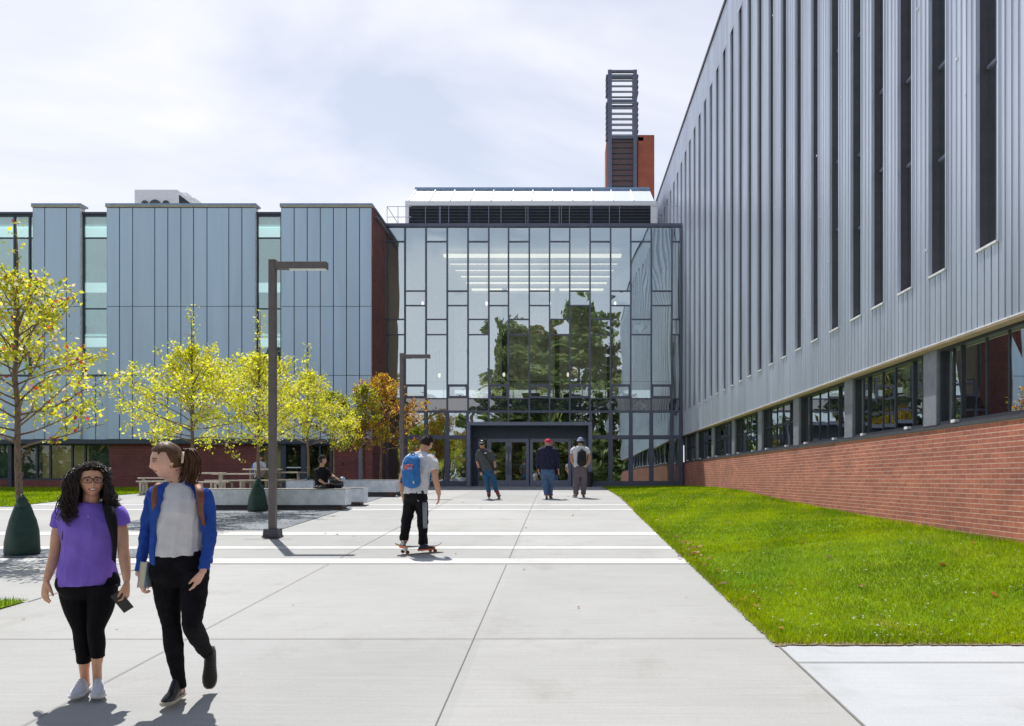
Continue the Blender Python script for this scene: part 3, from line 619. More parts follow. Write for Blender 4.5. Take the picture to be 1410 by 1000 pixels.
    for i in range(150):
        a = rng.uniform(-1.3, 1.3); e = rng.uniform(.05, 1.35); dirv = nrm(ax[1]*math.cos(e)*.9+ax[0]*math.sin(a)*.9+up*(.35+.65*math.sin(e))); s0 = hc+np.array([dirv@ax[0]*.086, 0, 0])*0+ax[0]*(dirv@ax[0])*.083+ax[1]*min(.062, (dirv@ax[1])*.10)+up*(dirv@up)*.123
        m1 = hc+(s0-hc)*.55+(tie-hc)*.45; m1 = hc+nrm(m1-hc)*.118; roots.append([s0, m1, tie])
    strands(H, roots, rng, 8, .0048, 0, 0, 4)
    roots = []; dn = [(0, 0), (8, -2), (13, 12), (12, 30), (7, 44), (3, 52)]
    for i in range(130):
        o = rng.normal(0, 1, 2); q = []
        for k, (dx, dy_) in enumerate(dn): wdt = (.008, .016, .024, .026, .024, .012)[k]; q.append(tie+np.array([dx/p.s+o[0]*wdt*.8-.006*k*(o[0] < -1), -.012*k+o[1]*wdt*.7, -dy_/p.s+rng.normal(0, .004)]))
        roots.append(q)
    strands(H, roots, rng, 16, .0062, .004, 1.6, 4); p.part('hair', H, hm)
    m = MB(); c_ = j(251.5, 632, .0)+np.array([0, -.05, 0]); m.obox(c_, (.007, .01, .0), (0, .02, 0), (.003, 0, .038)); p.part('hair_clip', m, mat('ivory_clip', (.7, .62, .45), .4, var=.1))
    br = cloth('tan_leather', (.20, .065, .025), .55, .2, spec=.5)
    st = [[(j(219, 668, .03), .020, .009), (j(215, 674, -.11), .021, .009), (j(213, 688, -.155), .020, .009), (j(212.5, 700, -.155), .015, .009), (j(211, 712, -.10), .013, .008), (j(210, 735, .05), .012, .008)],
          [(j(271, 667, .03), .022, .009), (j(274, 674, -.095), .024, .009), (j(276, 688, -.13), .023, .009), (j(276, 702, -.12), .016, .009), (j(279, 718, -.05), .013, .008), (j(283, 740, .06), .012, .008)]]
    pack('tan leather backpack worn by the woman in the blue jacket', p, j(252, 718, .13), (.12, 1, 0), .34, .42, .14, [br, br], straps=st)
    o = p.thing('book', 'thick cream paged book in the hand of the woman in the blue jacket', 'book', j(201.5, 793, -.055)); U = nrm((.12, .05, 1)); Dp = nrm((.35, .93, -.08)); W = np.cross(Dp, U)
    m = MB(); m.obox((0, 0, 0), W*.019, Dp*.062, U*.082); q_ = m.build('pages', mat('book_pages', (.62, .57, .42), .8, var=.08, vs=90, stretch=(6, 1, 1)), None); q_.parent = o
    for s in (-1, 1): m = MB(); m.obox(W*s*.0205, W*.0014, Dp*.066, U*.085); q_ = m.build('cover', mat('pale_blue_cover', (.36, .48, .55), .5, var=.1), None); q_.parent = o
woman_blue()

# ---------------------------------------------------------------- skateboarder
def skateboarder():
    p = P('young man in white T-shirt and black track pants riding a skateboard with a blue backpack', 88.0, 573, 762); j = p.j; vox = .0085
    fd = nrm((.55, .83, 0)); phi = math.atan2(-.55, .83); skin = (.58, .33, .23)
    hc = j(587.5, 611.5, .10); f = nrm((.86, .42, -.32)); b = MB(); ax = head(b, hc, f, .232)
    p.limb(b, [(580, 630, .04, 6), (582, 623, .05, 5.2), (585, 616, .08, 5)])
    S = [(581.5, 622.5, 6.5, .07, .07, .04), (580, 626, 12, .085, .08, .03), (578.5, 631, 17.5, .095, .10, .02), (577.5, 640, 18.2, .12, .115), (576, 652, 18, .12, .12), (574, 666, 17.5, .12, .115), (572.5, 676, 17.8, .125, .12), (572, 680.5, 17.8, .12, .12)]
    p.torso(b, S, 1, phi, k=.75)
    Ra = [(595, 633, -.06, 5.4), (598, 648, -.10, 5.2), (599.5, 660, -.12, 4.3), (602.5, 672, -.08, 4), (604.5, 682, -.06, 2.8)]; La = [(564, 633, .12, 5.4), (557, 650, .22, 5), (553, 664, .27, 4.3), (554, 675, .24, 4), (555, 684, .22, 2.8)]
    for A in (Ra, La): p.limb(b, A)
    hand(b, j(604.5, 682.5, -.06), (-.05, .1, -1), (-.9, .3, 0), (.3, .9, 0), .4, 1.05); hand(b, j(555, 684.5, .22), (.05, .1, -1), (.9, .2, 0), (-.2, .9, 0), .4, 1.05)
    Ll = [(565.5, 692, .05, 9.8), (562.5, 704, .05, 8.8), (560.5, 715, .04, 7.6), (558, 730, -.02, 6.8), (556.5, 746, -.05, 6.4)]; Rl = [(580, 693, .0, 9.8), (581.5, 706, .0, 8.8), (582, 719, .0, 7.6), (582.2, 735, .0, 6.8), (582.5, 750.5, .02, 6.6)]
    for A in (Ll, Rl): p.limb(b, [(x, y, d_, r*.75) for x, y, d_, r in A])
    me = solid(b, 'body', SKIN, .0075, 3); paint(me, skin); link('body', me, p.root)
    t = MB(); p.torso(t, S, 1, phi, fold=.05); p.limb(t, [(590, 630, -.03, 6.6), (595, 635, -.06, 7.2), (598.5, 648.5, -.10, 7.0)], caps='flat'); p.limb(t, [(568, 630, .08, 6.6), (563, 636, .13, 7.2), (559, 648, .20, 7)], caps='flat')
    p.part('t_shirt', t, cloth('white_tee', (.62, .63, .66), .85, .06), .009, 4, (.020, 17, 4, (1.2, 1.2, .8)))
    tr = MB(); p.torso(tr, [(572.5, 677, 16.6, .11, .11), (572.5, 686, 18, .12, .13), (573, 692, 17, .10, .11), (573, 697, 13, .05, .05)], 1, phi); p.limb(tr, Ll, caps='flat'); p.limb(tr, Rl, caps='flat')
    tp = cloth('black_track_fabric', (.007, .007, .009), .7, .15, spec=.15); trs = p.part('track_pants', tr, tp, .009, 4, (.014, 20, 9, (.8, .8, 1.3)))
    # grey side panel and white tick mark on the thigh
    m = MB(); rows = []
    for (x, y, r) in ((582.2, 692.5, 10.0), (582.6, 702, 9.6), (583, 711, 8.9), (583.2, 720, 8.0), (583.6, 728, 7.6)):
        c = j(x-2, y, 0); rr = r/p.s+.012; o_ = [(c[0]+rr*math.sin(a), c[1]-rr*math.cos(a), c[2]) for a in np.linspace(.12, .80, 6)]; i_ = [(c[0]+(rr-.016)*math.sin(a), c[1]-(rr-.016)*math.cos(a), c[2]) for a in np.linspace(.12, .80, 6)]; rows.append(o_+i_[::-1])
    m.rings(rows, 0); p.part('side_panel', m, [mat('grey_print', (.22, .24, .29), .6, var=.25, vs=40, stretch=(1, 1, 2), coord='obj')])
    m = MB(); c = j(577.7, 689.3, -.135); sh = [(-3.4, 1.1), (-2.2, -1.7), (-1.2, -1.9), (3.6, 1.5), (-.9, -.7), (-1.9, -.5), (-2.6, 1.1)]; m.prism([(c[0]+x/p.s, c[2]+y/p.s) for x, y in sh], 'y', c[1], c[1]+.03); p.part('tick_mark', m, MT['white'])
    hm = mat('short_dark_hair', (.022, .015, .012), .6, var=.3, vs=40, coord='obj', spec=.25); H = MB(); hair_cap(H, hc, f, .232, .014, .38, .28, -.32, seed=2, lump=.003)
    rng = np.random.default_rng(3); roots = []
    for i in range(160):
        d_ = nrm(rng.normal(size=3)+np.array([0, -.1, 1.0])); 
        if d_[2] < .15: continue
        s0 = hc+ax[0]*(d_@ax[0])*.078+ax[1]*(d_@ax[1])*.098+ax[2]*(d_@ax[2])*.117; roots.append([s0, s0+d_*.018+rng.normal(0, .010, 3), s0+d_*.020+ax[1]*.025+rng.normal(0, .012, 3)])
    strands(H, roots, rng, 5, .005); p.part('hair', H, hm)
    os_ = [mat('navy_sneaker', (.02, .022, .035), .7, var=.2), mat('orange_sole', (.75, .16, .04), .6, var=.1), mat('grey_lace', (.4, .4, .42), .8, var=0)]
    shoe(p, j(556, 753.5, -.07), (-.05, -.5), os_, .26); shoe(p, j(579, 759.5, -.12), (.62, .5), os_, .27)
    blue = cloth('blue_pack_cloth', (.035, .165, .44), .7, .15); orr = mat('orange_strap', (.72, .14, .06), .6, var=.1)
    c = j(575.5, 650, 0)-fd*.115
    st = [[(j(590, 628, .02), .028, .009), (j(594, 630, .10), .028, .009), (j(596, 645, .10), .024, .009), (j(590, 668, .0), .014, .008)], [(j(572, 627, .05), .028, .009), (j(570, 628, .14), .028, .009), (j(567, 645, .16), .024, .009), (j(563, 668, .06), .014, .008)]]
    def extra(o, sd, f_, up):
        m = MB(); z0 = .060; hh = .082; y0 = .162
        def bar(x, z, w, h): m.obox(sd*x+f_*y0+up*z, sd*w/2, f_*.006, up*h/2)
        s = 1 if sd[0] > 0 else -1
        xs = [(-.075, .012, hh, 0), (-.035, .012, hh, 0)]
        for x, w, h, dz in xs: bar(s*x, z0, w, h)
        bar(s*-.055, z0, .03, .012)
        ring = [sd*s*(.008+.024*math.cos(a))+f_*y0+up*(z0+.040*math.sin(a)) for a in np.linspace(0, 2*math.pi, 17)]; m.tube(ring, .008, n=6)
        bar(s*.068, z0-.006, .013, hh-.012); bar(s*.068, z0+.038, .052, .013)
        q = m.build('orange_lettering', orr, None); q.parent = o
        m = MB(); m.tube([sd*s*-.06+f_*.165+up*.02, sd*s*-.11+f_*.14+up*-.05, sd*s*-.165+f_*.07+up*-.10, sd*s*-.175+f_*.06+up*-.15], .009, n=6); m.tube([sd*s*-.02+f_*.165+up*.03, sd*s*-.10+f_*.155+up*-.07, sd*s*-.17+f_*.08+up*-.11], .007, n=6); m.tube([sd*s*-.17+f_*.07+up*-.10, sd*s*-.18+f_*.07+up*-.17], .022, n=8, caps='round', m=1)
        q = m.build('side_cord', [orr, mat('brown_tag', (.12, .06, .06), .7, var=.2)], None, smooth=True); q.parent = o
        m = MB(); m.obox(sd*s*.10+f_*.158+up*-.17, sd*.010, f_*.004, up*.022); q = m.build('tag', mat('cream_tag', (.7, .62, .45), .7, var=.05), None); q.parent = o
    pack('bright blue backpack with orange lettering worn by the skateboarder', p, c, -fd, .30, .52, .15, [blue, blue], straps=st, extra=extra, top=.6, wr=.010)
    # the board
    cb = j(577, 756, -.02); D = nrm((.90, .43, 0)); o = p.thing('skateboard', 'wooden skateboard under the young man with the blue backpack', 'skateboard', np.array([cb[0], cb[1], 0])); Sd = np.array([-D[1], D[0], 0]); up = np.array([0, 0, 1.])
    rings = []
    for t in np.linspace(-1, 1, 21):
        l = t*.40; w = .10*(max(0, 1-max(0, abs(t)-.62)**2/.1444)**.5 if abs(t) < 1 else .0)+.004; z = .098+max(0, abs(t)-.66)*.17; rings.append([D*l+Sd*w+up*z, D*l-Sd*w+up*z, D*l-Sd*w+up*(z+.012), D*l+Sd*w+up*(z+.012)])
    m = MB(); m.rings(rings); q = m.build('deck', mat('maple_deck', (.48, .36, .12), .5, var=.25, vs=12), None); q.parent = o
    m = MB(); m.rings([[r[3]+up*.0006, r[2]+up*.0006, r[2]+up*.002, r[3]+up*.002] for r in rings]); q = m.build('grip_tape', mat('pale_grip_sheen', (.30, .31, .33), .5, var=.2), None); q.parent = o  # pale grip colour stands in for light reflected off the board's top
    for s in (-1, 1):
        m = MB(); c = D*s*.235; m.obox(c+up*.08, D*.028, Sd*.04, up*.018); m.tube([c-Sd*.085+up*.05, c+Sd*.085+up*.05], .010, n=8); m.obox(c+up*.062, D*.012, Sd*.03, up*.02); q = m.build('truck', MT['steel'], None); q.parent = o
        for e in (-1, 1): m = MB(); m.tube([c+Sd*(e*.085-.017)+up*.028, c+Sd*(e*.085+.017)+up*.028], .027, n=16); q = m.build('wheel', mat('rust_wheel', (.18, .05, .03), .5, var=.1), None); q.parent = o
skateboarder()

# ---------------------------------------------------------------- far figures
def jeans(n, c): return cloth(n, c, .85, .3, 20, spec=.2)
def skater():
    p = P('leaning inline skater in grey polo shirt, jeans and black helmet', 45.1, 673, 687); j = p.j; b = MB(); hc = j(663.6, 613.2, -.04); f = nrm((-.10, -1, -.12)); ax = head(b, hc, f, .232); hd = (hc, *ax, 1.03)
    p.limb(b, [(666.5, 622, .02, 3), (665, 618, .01, 2.7), (664, 614.5, 0, 2.6)]); S = [(665.8, 618.4, 3.2, .06, .06), (666.2, 620, 7.2, .08, .08), (667, 623, 9.6, .10, .10), (668, 630, 9.4, .12, .11), (670, 640, 9.0, .125, .11), (672, 647.5, 9.4, .12, .11), (672.3, 649, 9.2, .115, .10)]
    p.torso(b, S, k=.72); La = [(658.5, 623, 0, 2.7), (657.2, 630, .03, 2.5), (657.6, 637.5, .04, 2.1), (659.5, 644, -.02, 1.9), (660.8, 649.5, -.08, 1.4)]; Ra = [(676, 622, 0, 2.7), (678.5, 629, .03, 2.5), (680.6, 637, .04, 2.1), (681.6, 643, -.02, 1.9), (682.2, 647, -.06, 1.4)]
    for A in (La, Ra): p.limb(b, slim(A, p.ox), caps='flat')
    hand(b, j(660.8, 650, -.08), (.35, -.3, -.9), (.6, .5, 0), (.6, -.6, 0), .7, 1.0); hand(b, j(682.2, 647.5, -.06), (.05, -.3, -.95), (-.6, .5, 0), (-.6, -.6, 0), .7, 1.0)
    Ll = [(668, 652, 0, 4.9), (669.5, 659, -.02, 4.4), (671, 666, -.05, 3.7), (672.2, 674, -.01, 3.3), (672.8, 678, 0, 3.2)]; Rl = [(677, 652, 0, 4.9), (679, 659, -.02, 4.4), (681, 666, -.05, 3.7), (682.6, 674, 0, 3.3), (683.4, 677.5, .01, 3.2)]
    for A in (Ll, Rl): p.limb(b, [(x, y, d_, r*.75) for x, y, d_, r in A])
    me = solid(b, 'body', SKIN, .0085, 2); paint(me, (.50, .28, .2), hd, (.35, .13, .11), False, (.03, .02, .015)); link('body', me, p.root)
    t = MB(); p.torso(t, S, fold=.05); p.limb(t, [(660, 622, 0, 3.4), (657.8, 627, .02, 3.6), (657, 636, .04, 3.2)], caps='flat'); p.limb(t, [(674.5, 621.5, 0, 3.4), (677.6, 627, .02, 3.6), (680, 635.5, .04, 3.2)], caps='flat'); p.part('polo_shirt', t, cloth('grey_polo', (.075, .08, .085), .85, .1), .011, 3, (.018, 15, 3))
    m = MB(); m.tube([j(662, 620, -.10), j(666.5, 625, -.135), j(671, 632, -.145), j(676.5, 640, -.12), j(679.5, 645, .0)], .018, .008, side=(1, 0, .5), n=6, sub=3); p.part('shoulder_strap', m, MT['black']); m = MB(); m.obox(j(668.5, 624.5, -.13), (.035, 0, .01), (0, .01, 0), (0, 0, .014)); p.part('chest_print', m, MT['white'])
    tr = MB(); p.torso(tr, [(672.3, 646, 8.4, .10, .10), (672.5, 651, 9.2, .11, .12), (672.5, 655, 9, .10, .11), (672.5, 658, 8, .07, .08)]); p.limb(tr, Ll, caps='flat'); p.limb(tr, Rl, caps='flat'); p.part('jeans', tr, jeans('blue_denim', (.028, .095, .20)), .011, 3, (.014, 20, 6))
    for (x, y, q, s) in ((672.9, 678, (673.2, 684.6), -1), (683.8, 677.5, (686.5, 684), 1)):
        m = MB(); a = j(x, y-1.5, .02); c = j(q[0], q[1]-1.2, .0); fdv = nrm((.06*s+.12, -1, 0)); m.tube([a, (a+c)/2, c], [.062, .060, .055], [.07, .07, .075], n=12, caps='round', sub=3, m=0); m.tube([c+fdv*-.07, c+fdv*.04, c+fdv*.14, c+fdv*.19], [.045, .05, .045, .02], n=10, caps='round', m=1)
        m.obox(c+np.array([0, 0, -.055])+fdv*.05, fdv*.13, .012*np.cross(fdv, (0, 0, 1)), (0, 0, .02), 1)
        for k in range(4): w = c+fdv*(-.06+.075*k)+np.array([0, 0, -.075]); sdv = np.cross(fdv, (0, 0, 1)); m.tube([w-sdv*.011, w+sdv*.011], .036, n=12, m=2)
        p.part('inline_skate', m, [mat('red_boot', (.30, .035, .03), .5, var=.2), MT['black'], mat('amber_wheel', (.35, .22, .10), .5, var=.1)])
    for A in ((j(659.8, 645.5, -.04), j(660.9, 650.5, -.09)), (j(681.8, 643.5, -.02), j(682.2, 648, -.07))): m = MB(); m.tube(A, .045, .038, n=10, caps='round'); p.part('wrist_guard', m, MT['black'])
    m = MB(); hair_cap(m, hc+np.array([0, 0, .006]), f, .245, .020, .22, .10, .02, lump=.002); p.part('helmet', m, mat('black_helmet', (.014, .014, .018), .3, var=.1)); m = MB(); Q = [hc+ax[0]*.108*math.sin(a)+ax[1]*.128*math.cos(a)+ax[2]*.070 for a in np.linspace(-.6, .6, 9)]; m.tube(Q, .006, n=6); p.part('helmet_highlight', m, MT['white'])  # white bar on the helmet front stands in for a highlight
    m = MB(); m.obox(hc+ax[1]*.092+ax[2]*.008, ax[0]*.058, ax[1]*.010, ax[2]*.016); p.part('sunglasses', m, MT['black'])
skater()
def cap_man():
    p = P('man in a red cap, navy jacket and blue jeans walking away from the camera', 45.0, 754, 687); j = p.j; b = MB(); hc = j(754.5, 611.5, .03); f = nrm((.80, .60, -.08)); ax = head(b, hc, f, .236)
    p.limb(b, [(754, 620, .02, 3.4), (754, 616, .02, 3.2), (754.3, 613, .03, 3)]); S = [(754, 614.4, 4.0, .07, .07), (754, 617, 8.2, .09, .09), (753.8, 620.5, 12, .11, .11), (753.6, 628, 12, .14, .13), (753.5, 638, 10.8, .15, .13), (753.8, 645, 10.2, .14, .13), (754, 647.6, 10.4, .13, .13)]
    p.torso(b, S, 1, k=.72); La = [(743, 621.5, 0, 3.2), (740.8, 634, .03, 2.7), (741.3, 647, .10, 2)]; Ra = [(764.5, 621.5, 0, 3.2), (767.2, 634, .03, 2.7), (769, 647, .06, 2)]
    for A in (La, Ra): p.limb(b, slim(A, p.ox), caps='flat')
    hand(b, j(741.4, 648, .10), (.15, .2, -1), (.8, .3, 0), (.3, .9, 0), .6, 1.05); hand(b, j(769, 648, .06), (.15, .2, -1), (-.8, .3, 0), (-.3, .9, 0), .6, 1.05)
    Ll = [(749.4, 652, 0, 5.4), (750, 659, .02, 4.9), (750.8, 667, .0, 4.2), (751.8, 676, -.10, 3.7), (752.6, 682.5, -.16, 3.4)]; Rl = [(758.8, 652, 0, 5.4), (758.8, 659, .03, 4.9), (758.6, 667, .05, 4.2), (758, 676, .06, 3.7), (757.6, 683, .08, 3.6)]
    for A in (Ll, Rl): p.limb(b, [(x, y, d_, r*.75) for x, y, d_, r in A])
    me = solid(b, 'body', SKIN, .0085, 2); paint(me, (.52, .27, .2)); link('body', me, p.root)
    t = MB(); p.torso(t, S, 1, fold=.05); p.limb(t, [(747, 619.5, 0, 3.8), (743, 622.5, .01, 4.1), (740.8, 634, .03, 3.5), (741.2, 646.5, .10, 2.9)], caps='flat'); p.limb(t, [(761, 619.5, 0, 3.8), (764.6, 622.5, .01, 4.1), (767.3, 634, .03, 3.5), (769, 646.5, .06, 2.9)], caps='flat'); p.part('jacket', t, cloth('navy_jacket', (.018, .018, .050), .7, .12), .011, 3, (.020, 15, 4))
    tr = MB(); p.torso(tr, [(754, 645, 9.2, .11, .11), (754, 650, 9.8, .12, .14), (754, 655, 9.6, .11, .13), (754, 659, 8.4, .08, .09)], 1); p.limb(tr, Ll, caps='flat'); p.limb(tr, Rl, caps='flat'); p.part('jeans', tr, jeans('faded_denim', (.075, .13, .24)), .011, 3, (.014, 20, 6))
    ks = [MT['black']]*3; shoe(p, j(752.8, 687, -.19), (.0, 1), ks, .27, R(18)); shoe(p, j(757.6, 687, .04), (.15, 1), ks, .28)
    rd = mat('red_cap_cloth', (.55, .03, .035), .8, var=.1, vs=30, coord='obj'); m = MB(); hair_cap(m, hc+ax[2]*.010, f, .240, .018, .10, .95, .10, lump=.001); m.obox(hc+ax[1]*.150+ax[2]*.030, ax[0]*.068, ax[1]*.065, ax[2]*.007); p.part('cap', m, rd); m = MB(); hair_cap(m, hc, f, .236, .008, .45, .15, -.40, lump=.002); p.part('hair', m, mat('grey_hair', (.30, .27, .25), .6, var=.2, vs=40))
cap_man()
def pack_man():
    p = P('man in white T-shirt and grey trousers walking away with a black backpack', 44.3, 798, 686); j = p.j; b = MB(); hc = j(799.2, 609.3, .03); f = nrm((-.45, .89, -.02)); ax = head(b, hc, f, .23)
    p.limb(b, [(799, 619, .02, 3), (799, 615, .02, 2.7), (799.2, 611, .03, 2.7)]); S = [(799, 614.6, 3.6, .065, .065), (799, 616.5, 8, .08, .08), (798.6, 619.5, 11, .10, .10), (798.5, 627, 9.8, .12, .11), (798.6, 636, 8.8, .12, .10), (798.8, 644.5, 8.8, .115, .105)]
    p.torso(b, S, 1, k=.72); La = [(789, 620.5, 0, 2.8), (787.2, 627, .0, 2.6), (786.8, 633, .0, 2.2), (789, 638.5, .06, 2), (791.2, 642.5, .10, 1.7), (791.8, 646, .11, 2)]; Ra = [(808.6, 620.5, 0, 2.8), (810.6, 627, .0, 2.6), (811.4, 633, .0, 2.2), (809.6, 638.5, .06, 2), (807.6, 642.5, .10, 1.7), (806.6, 646, .11, 2)]
    for A in (La, Ra): p.limb(b, slim(A, p.ox), caps='flat')
    hand(b, j(791.6, 645, .10), (.15, .2, -1), (.9, .2, 0), (.2, .9, 0), .3); hand(b, j(806.8, 645, .10), (-.15, .2, -1), (-.9, .2, 0), (-.2, .9, 0), .3)
    Ll = [(794.8, 651, 0, 5.0), (794, 660, .0, 4.7), (793.4, 668, .0, 4.3), (793, 676, .0, 3.9), (793.2, 682, -.02, 3.6)]; Rl = [(803.6, 651, 0, 5.0), (803.8, 660, .02, 4.7), (803.8, 668, .03, 4.3), (803.4, 676, .05, 3.9), (803.2, 682, .05, 3.6)]
    for A in (Ll, Rl): p.limb(b, [(x, y, d_, r*.72) for x, y, d_, r in A])
    me = solid(b, 'body', SKIN, .0085, 2); paint(me, (.52, .29, .21)); link('body', me, p.root)
    t = MB(); p.torso(t, S, 1, fold=.05); p.limb(t, [(792.5, 618.5, 0, 3.3), (789, 621, 0, 3.5), (787.3, 626, 0, 3.3)], caps='flat'); p.limb(t, [(805.2, 618.5, 0, 3.3), (808.6, 621, 0, 3.5), (810.6, 626, 0, 3.3)], caps='flat'); p.part('t_shirt', t, cloth('white_cotton', (.66, .67, .70), .85, .05), .011, 3, (.016, 15, 4))
    tr = MB(); p.torso(tr, [(798.8, 642, 8.6, .10, .10), (799, 648, 9.3, .115, .13), (799.2, 654, 9.2, .11, .12), (799.2, 658, 8.4, .08, .09)], 1); p.limb(tr, Ll, caps='flat'); p.limb(tr, Rl, caps='flat'); p.part('trousers', tr, cloth('mauve_grey_chino', (.15, .125, .15), .85, .1), .011, 3, (.010, 20, 7))
    ks = [MT['black'], MT['white'], MT['black']]; shoe(p, j(793.5, 686, -.06), (-.45, 1), ks, .27); shoe(p, j(803.2, 686.5, -.03), (.1, 1), ks, .27)
    m = MB(); hair_cap(m, hc+ax[2]*.012, f, .236, .016, .02, .95, .12, lump=.001); rings = [[hc+ax[2]*z+ax[0]*r*math.cos(a)+ax[1]*r*1.12*math.sin(a) for a in np.linspace(0, 2*math.pi, 22, endpoint=False)] for z, r in ((.055, .092), (.02, .118), (.012, .118), (.045, .088))]; m.rings(rings); p.part('bucket_hat', m, cloth('pale_blue_hat', (.24, .28, .42), .85, .15)); m = MB(); hair_cap(m, hc, f, .23, .010, .45, .2, -.42); p.part('hair', m, mat('black_hair', (.015, .012, .01), .4, var=.2))
    bk = cloth('black_nylon', (.022, .022, .026), .6, .25, 9)
    st = [[(j(794, 616.5, -.05), .03, .01), (j(792.5, 617, .06), .03, .01), (j(792, 624, .12), .024, .01), (j(793, 636, .05), .016, .01)], [(j(804, 616.5, -.05), .03, .01), (j(805.5, 617, .06), .03, .01), (j(806, 624, .12), .024, .01), (j(805, 636, .05), .016, .01)]]
    pack('black backpack worn by the man in grey trousers', p, j(801, 632, -.10), (0.05, -1, 0), .29, .50, .15, [bk, MT['black']], straps=st)
pack_man()
def seated():
    d = 20.62; s = F/d; p = P('person in black sitting on the long bench, looking aside', s, 444, 672.6, z=pz(673, 20.3)-.006, d=d); j = p.j; b = MB(); hc = j(444.5, 634, -.02); f = nrm((.88, -.42, .05)); ax = head(b, hc, f, .232); hd = (hc, *ax, 1.03); phi = .45
    p.limb(b, [(443, 646, .0, 3.3), (443.3, 642, 0, 2.9), (444, 637, 0, 2.9)]); S = [(443, 643, 3.8, .06, .06), (443, 645, 7.6, .08, .08), (443, 648, 10, .10, .10), (443, 655, 9.5, .12, .11), (442.5, 664, 9, .12, .12), (442.5, 671, 9.4, .13, .13)]
    p.torso(b, S, -1, phi, k=.8); La = [(434.5, 649, -.02, 2.9), (435.5, 655, -.03, 2.7), (439, 660, -.10, 2.3), (444, 664, -.20, 1.9), (446.5, 666, -.24, 1.6)]; Ra = [(451.5, 648, .0, 2.9), (454.5, 652, -.02, 2.6), (457.5, 655, -.06, 2.2), (461.5, 658, -.10, 1.8), (463.5, 659.4, -.12, 1.5)]
    for A in (La, Ra): p.limb(b, slim(A, p.ox), caps='flat')
    hand(b, j(446.8, 666, -.24), (.8, -.2, -.45), (0, 1, .2), (.4, -.2, .8), .5); hand(b, j(463.8, 659.4, -.12), (.9, -.1, -.3), (.2, .2, -1), (0, -1, 0), .3)
    Ll = [(439.5, 669.5, -.03, 4.4), (446, 669.5, -.16, 4.0), (453, 669.8, -.24, 3.4), (450, 671, -.20, 2.7), (444, 671.6, -.16, 2.3)]; Rl = [(446, 669.5, 0, 4.4), (453, 669, -.02, 4.0), (459.5, 669.4, -.04, 3.4), (455.5, 671, -.14, 2.7), (450, 671.4, -.24, 2.3)]
    for A in (Ll, Rl): p.limb(b, [(x, y, d_, r*.75) for x, y, d_, r in A])
    me = solid(b, 'body', SKIN, .0085, 2); paint(me, (.54, .33, .25), hd, (.4, .15, .13), False, (.03, .02, .015)); link('body', me, p.root)
    blk = cloth('black_jersey', (.012, .012, .016), .8, .15); t = MB(); p.torso(t, S, -1, phi); p.limb(t, [(437.5, 647, 0, 3.4), (434.6, 650, -.02, 3.6), (435.6, 655.5, -.03, 3.3), (438.6, 659.6, -.09, 2.9)], caps='flat'); p.limb(t, [(448.5, 646.5, 0, 3.4), (451.6, 649, 0, 3.5), (454.8, 652.5, -.02, 3.1), (457.6, 655, -.06, 2.7)], caps='flat'); p.part('black_shirt', t, blk, .010, 3, (.008, 20, 4))
    tr = MB(); p.torso(tr, [(442.5, 666, 9.2, .12, .13), (443, 670, 9.8, .14, .14), (443, 672.3, 9, .12, .12)], -1, phi); p.limb(tr, Ll); p.limb(tr, Rl); p.part('trousers', tr, cloth('black_trousers', (.014, .014, .018), .8, .15), .010, 3, (.007, 22, 4))
    hm = mat('black_hair_short', (.014, .011, .01), .4, var=.2); m = MB(); hair_cap(m, hc, f, .232, .017, .42, .16, -.5, lump=.003); p.part('hair', m, hm); m = MB(); hair_cap(m, hc+ax[2]*.012-ax[1]*.006, f, .246, .012, .45, .05, .12, lump=.002); p.part('beanie', m, cloth('dark_beanie', (.03, .022, .025), .9, .2))
    for a in ((443.5, 672.4, -.19), (449, 672.4, -.27)): shoe(p, j(*a), (-.8, -.5), [MT['black']]*3, .24, name='shoe')
    o = p.thing('duffel_bag', 'black bag resting on the bench beside the person in black', 'bag', j(463.5, 672.5, -.05)); m = MB(); rings = []
    for t_ in np.linspace(-1, 1, 11):
        e = max(.45, (1-abs(t_)**3)**.4); rings.append([(t_*.17, .13*e*math.cos(a)-.02, .125+.125*e*math.sin(a)+.02*t_*-1) for a in np.linspace(0, 2*math.pi, 20, endpoint=False)])
    m.rings(rings); me = solid(m, 'bag_body', cloth('black_bag_cloth', (.025, .027, .032), .6, .3, 8), .012, 3); wrinkle(me, .010, 18, 4); link('bag_body', me, o)
    m = MB(); m.tube([(-.10, -.10, .20), (-.06, -.10, .29), (.05, -.08, .29), (.10, -.10, .20)], .012, n=6, sub=3); q = m.build('handle', MT['black'], None, smooth=True); q.parent = o; m = MB(); m.tube([(-.16, -.15, .13), (0, -.165, .10), (.16, -.15, .13)], .010, n=6); q = m.build('zip_band', mat('grey_zip', (.14, .13, .12), .6, var=.1), None); q.parent = o
    o = p.thing('cycle_helmet', 'pale blue rounded helmet behind the black bag on the bench', 'helmet', j(471, 663, .16)); m = MB(); m.ball((0, 0, .04), (.085, .11, .085), 16, 12); m.box(-.07, .07, -.09, .09, -.06, .02); me = solid(m, 'helmet_shell', mat('pale_blue_shell', (.35, .48, .62), .35, var=.15, vs=8), .01, 3); link('helmet_shell', me, o)
    m = MB()
    for x in (-.035, 0, .035): m.box(x-.006, x+.006, -.09, .09, .10-abs(x)*.4, .128-abs(x)*.3)
    q = m.build('vent', MT['black'], None); q.parent = o
seated()
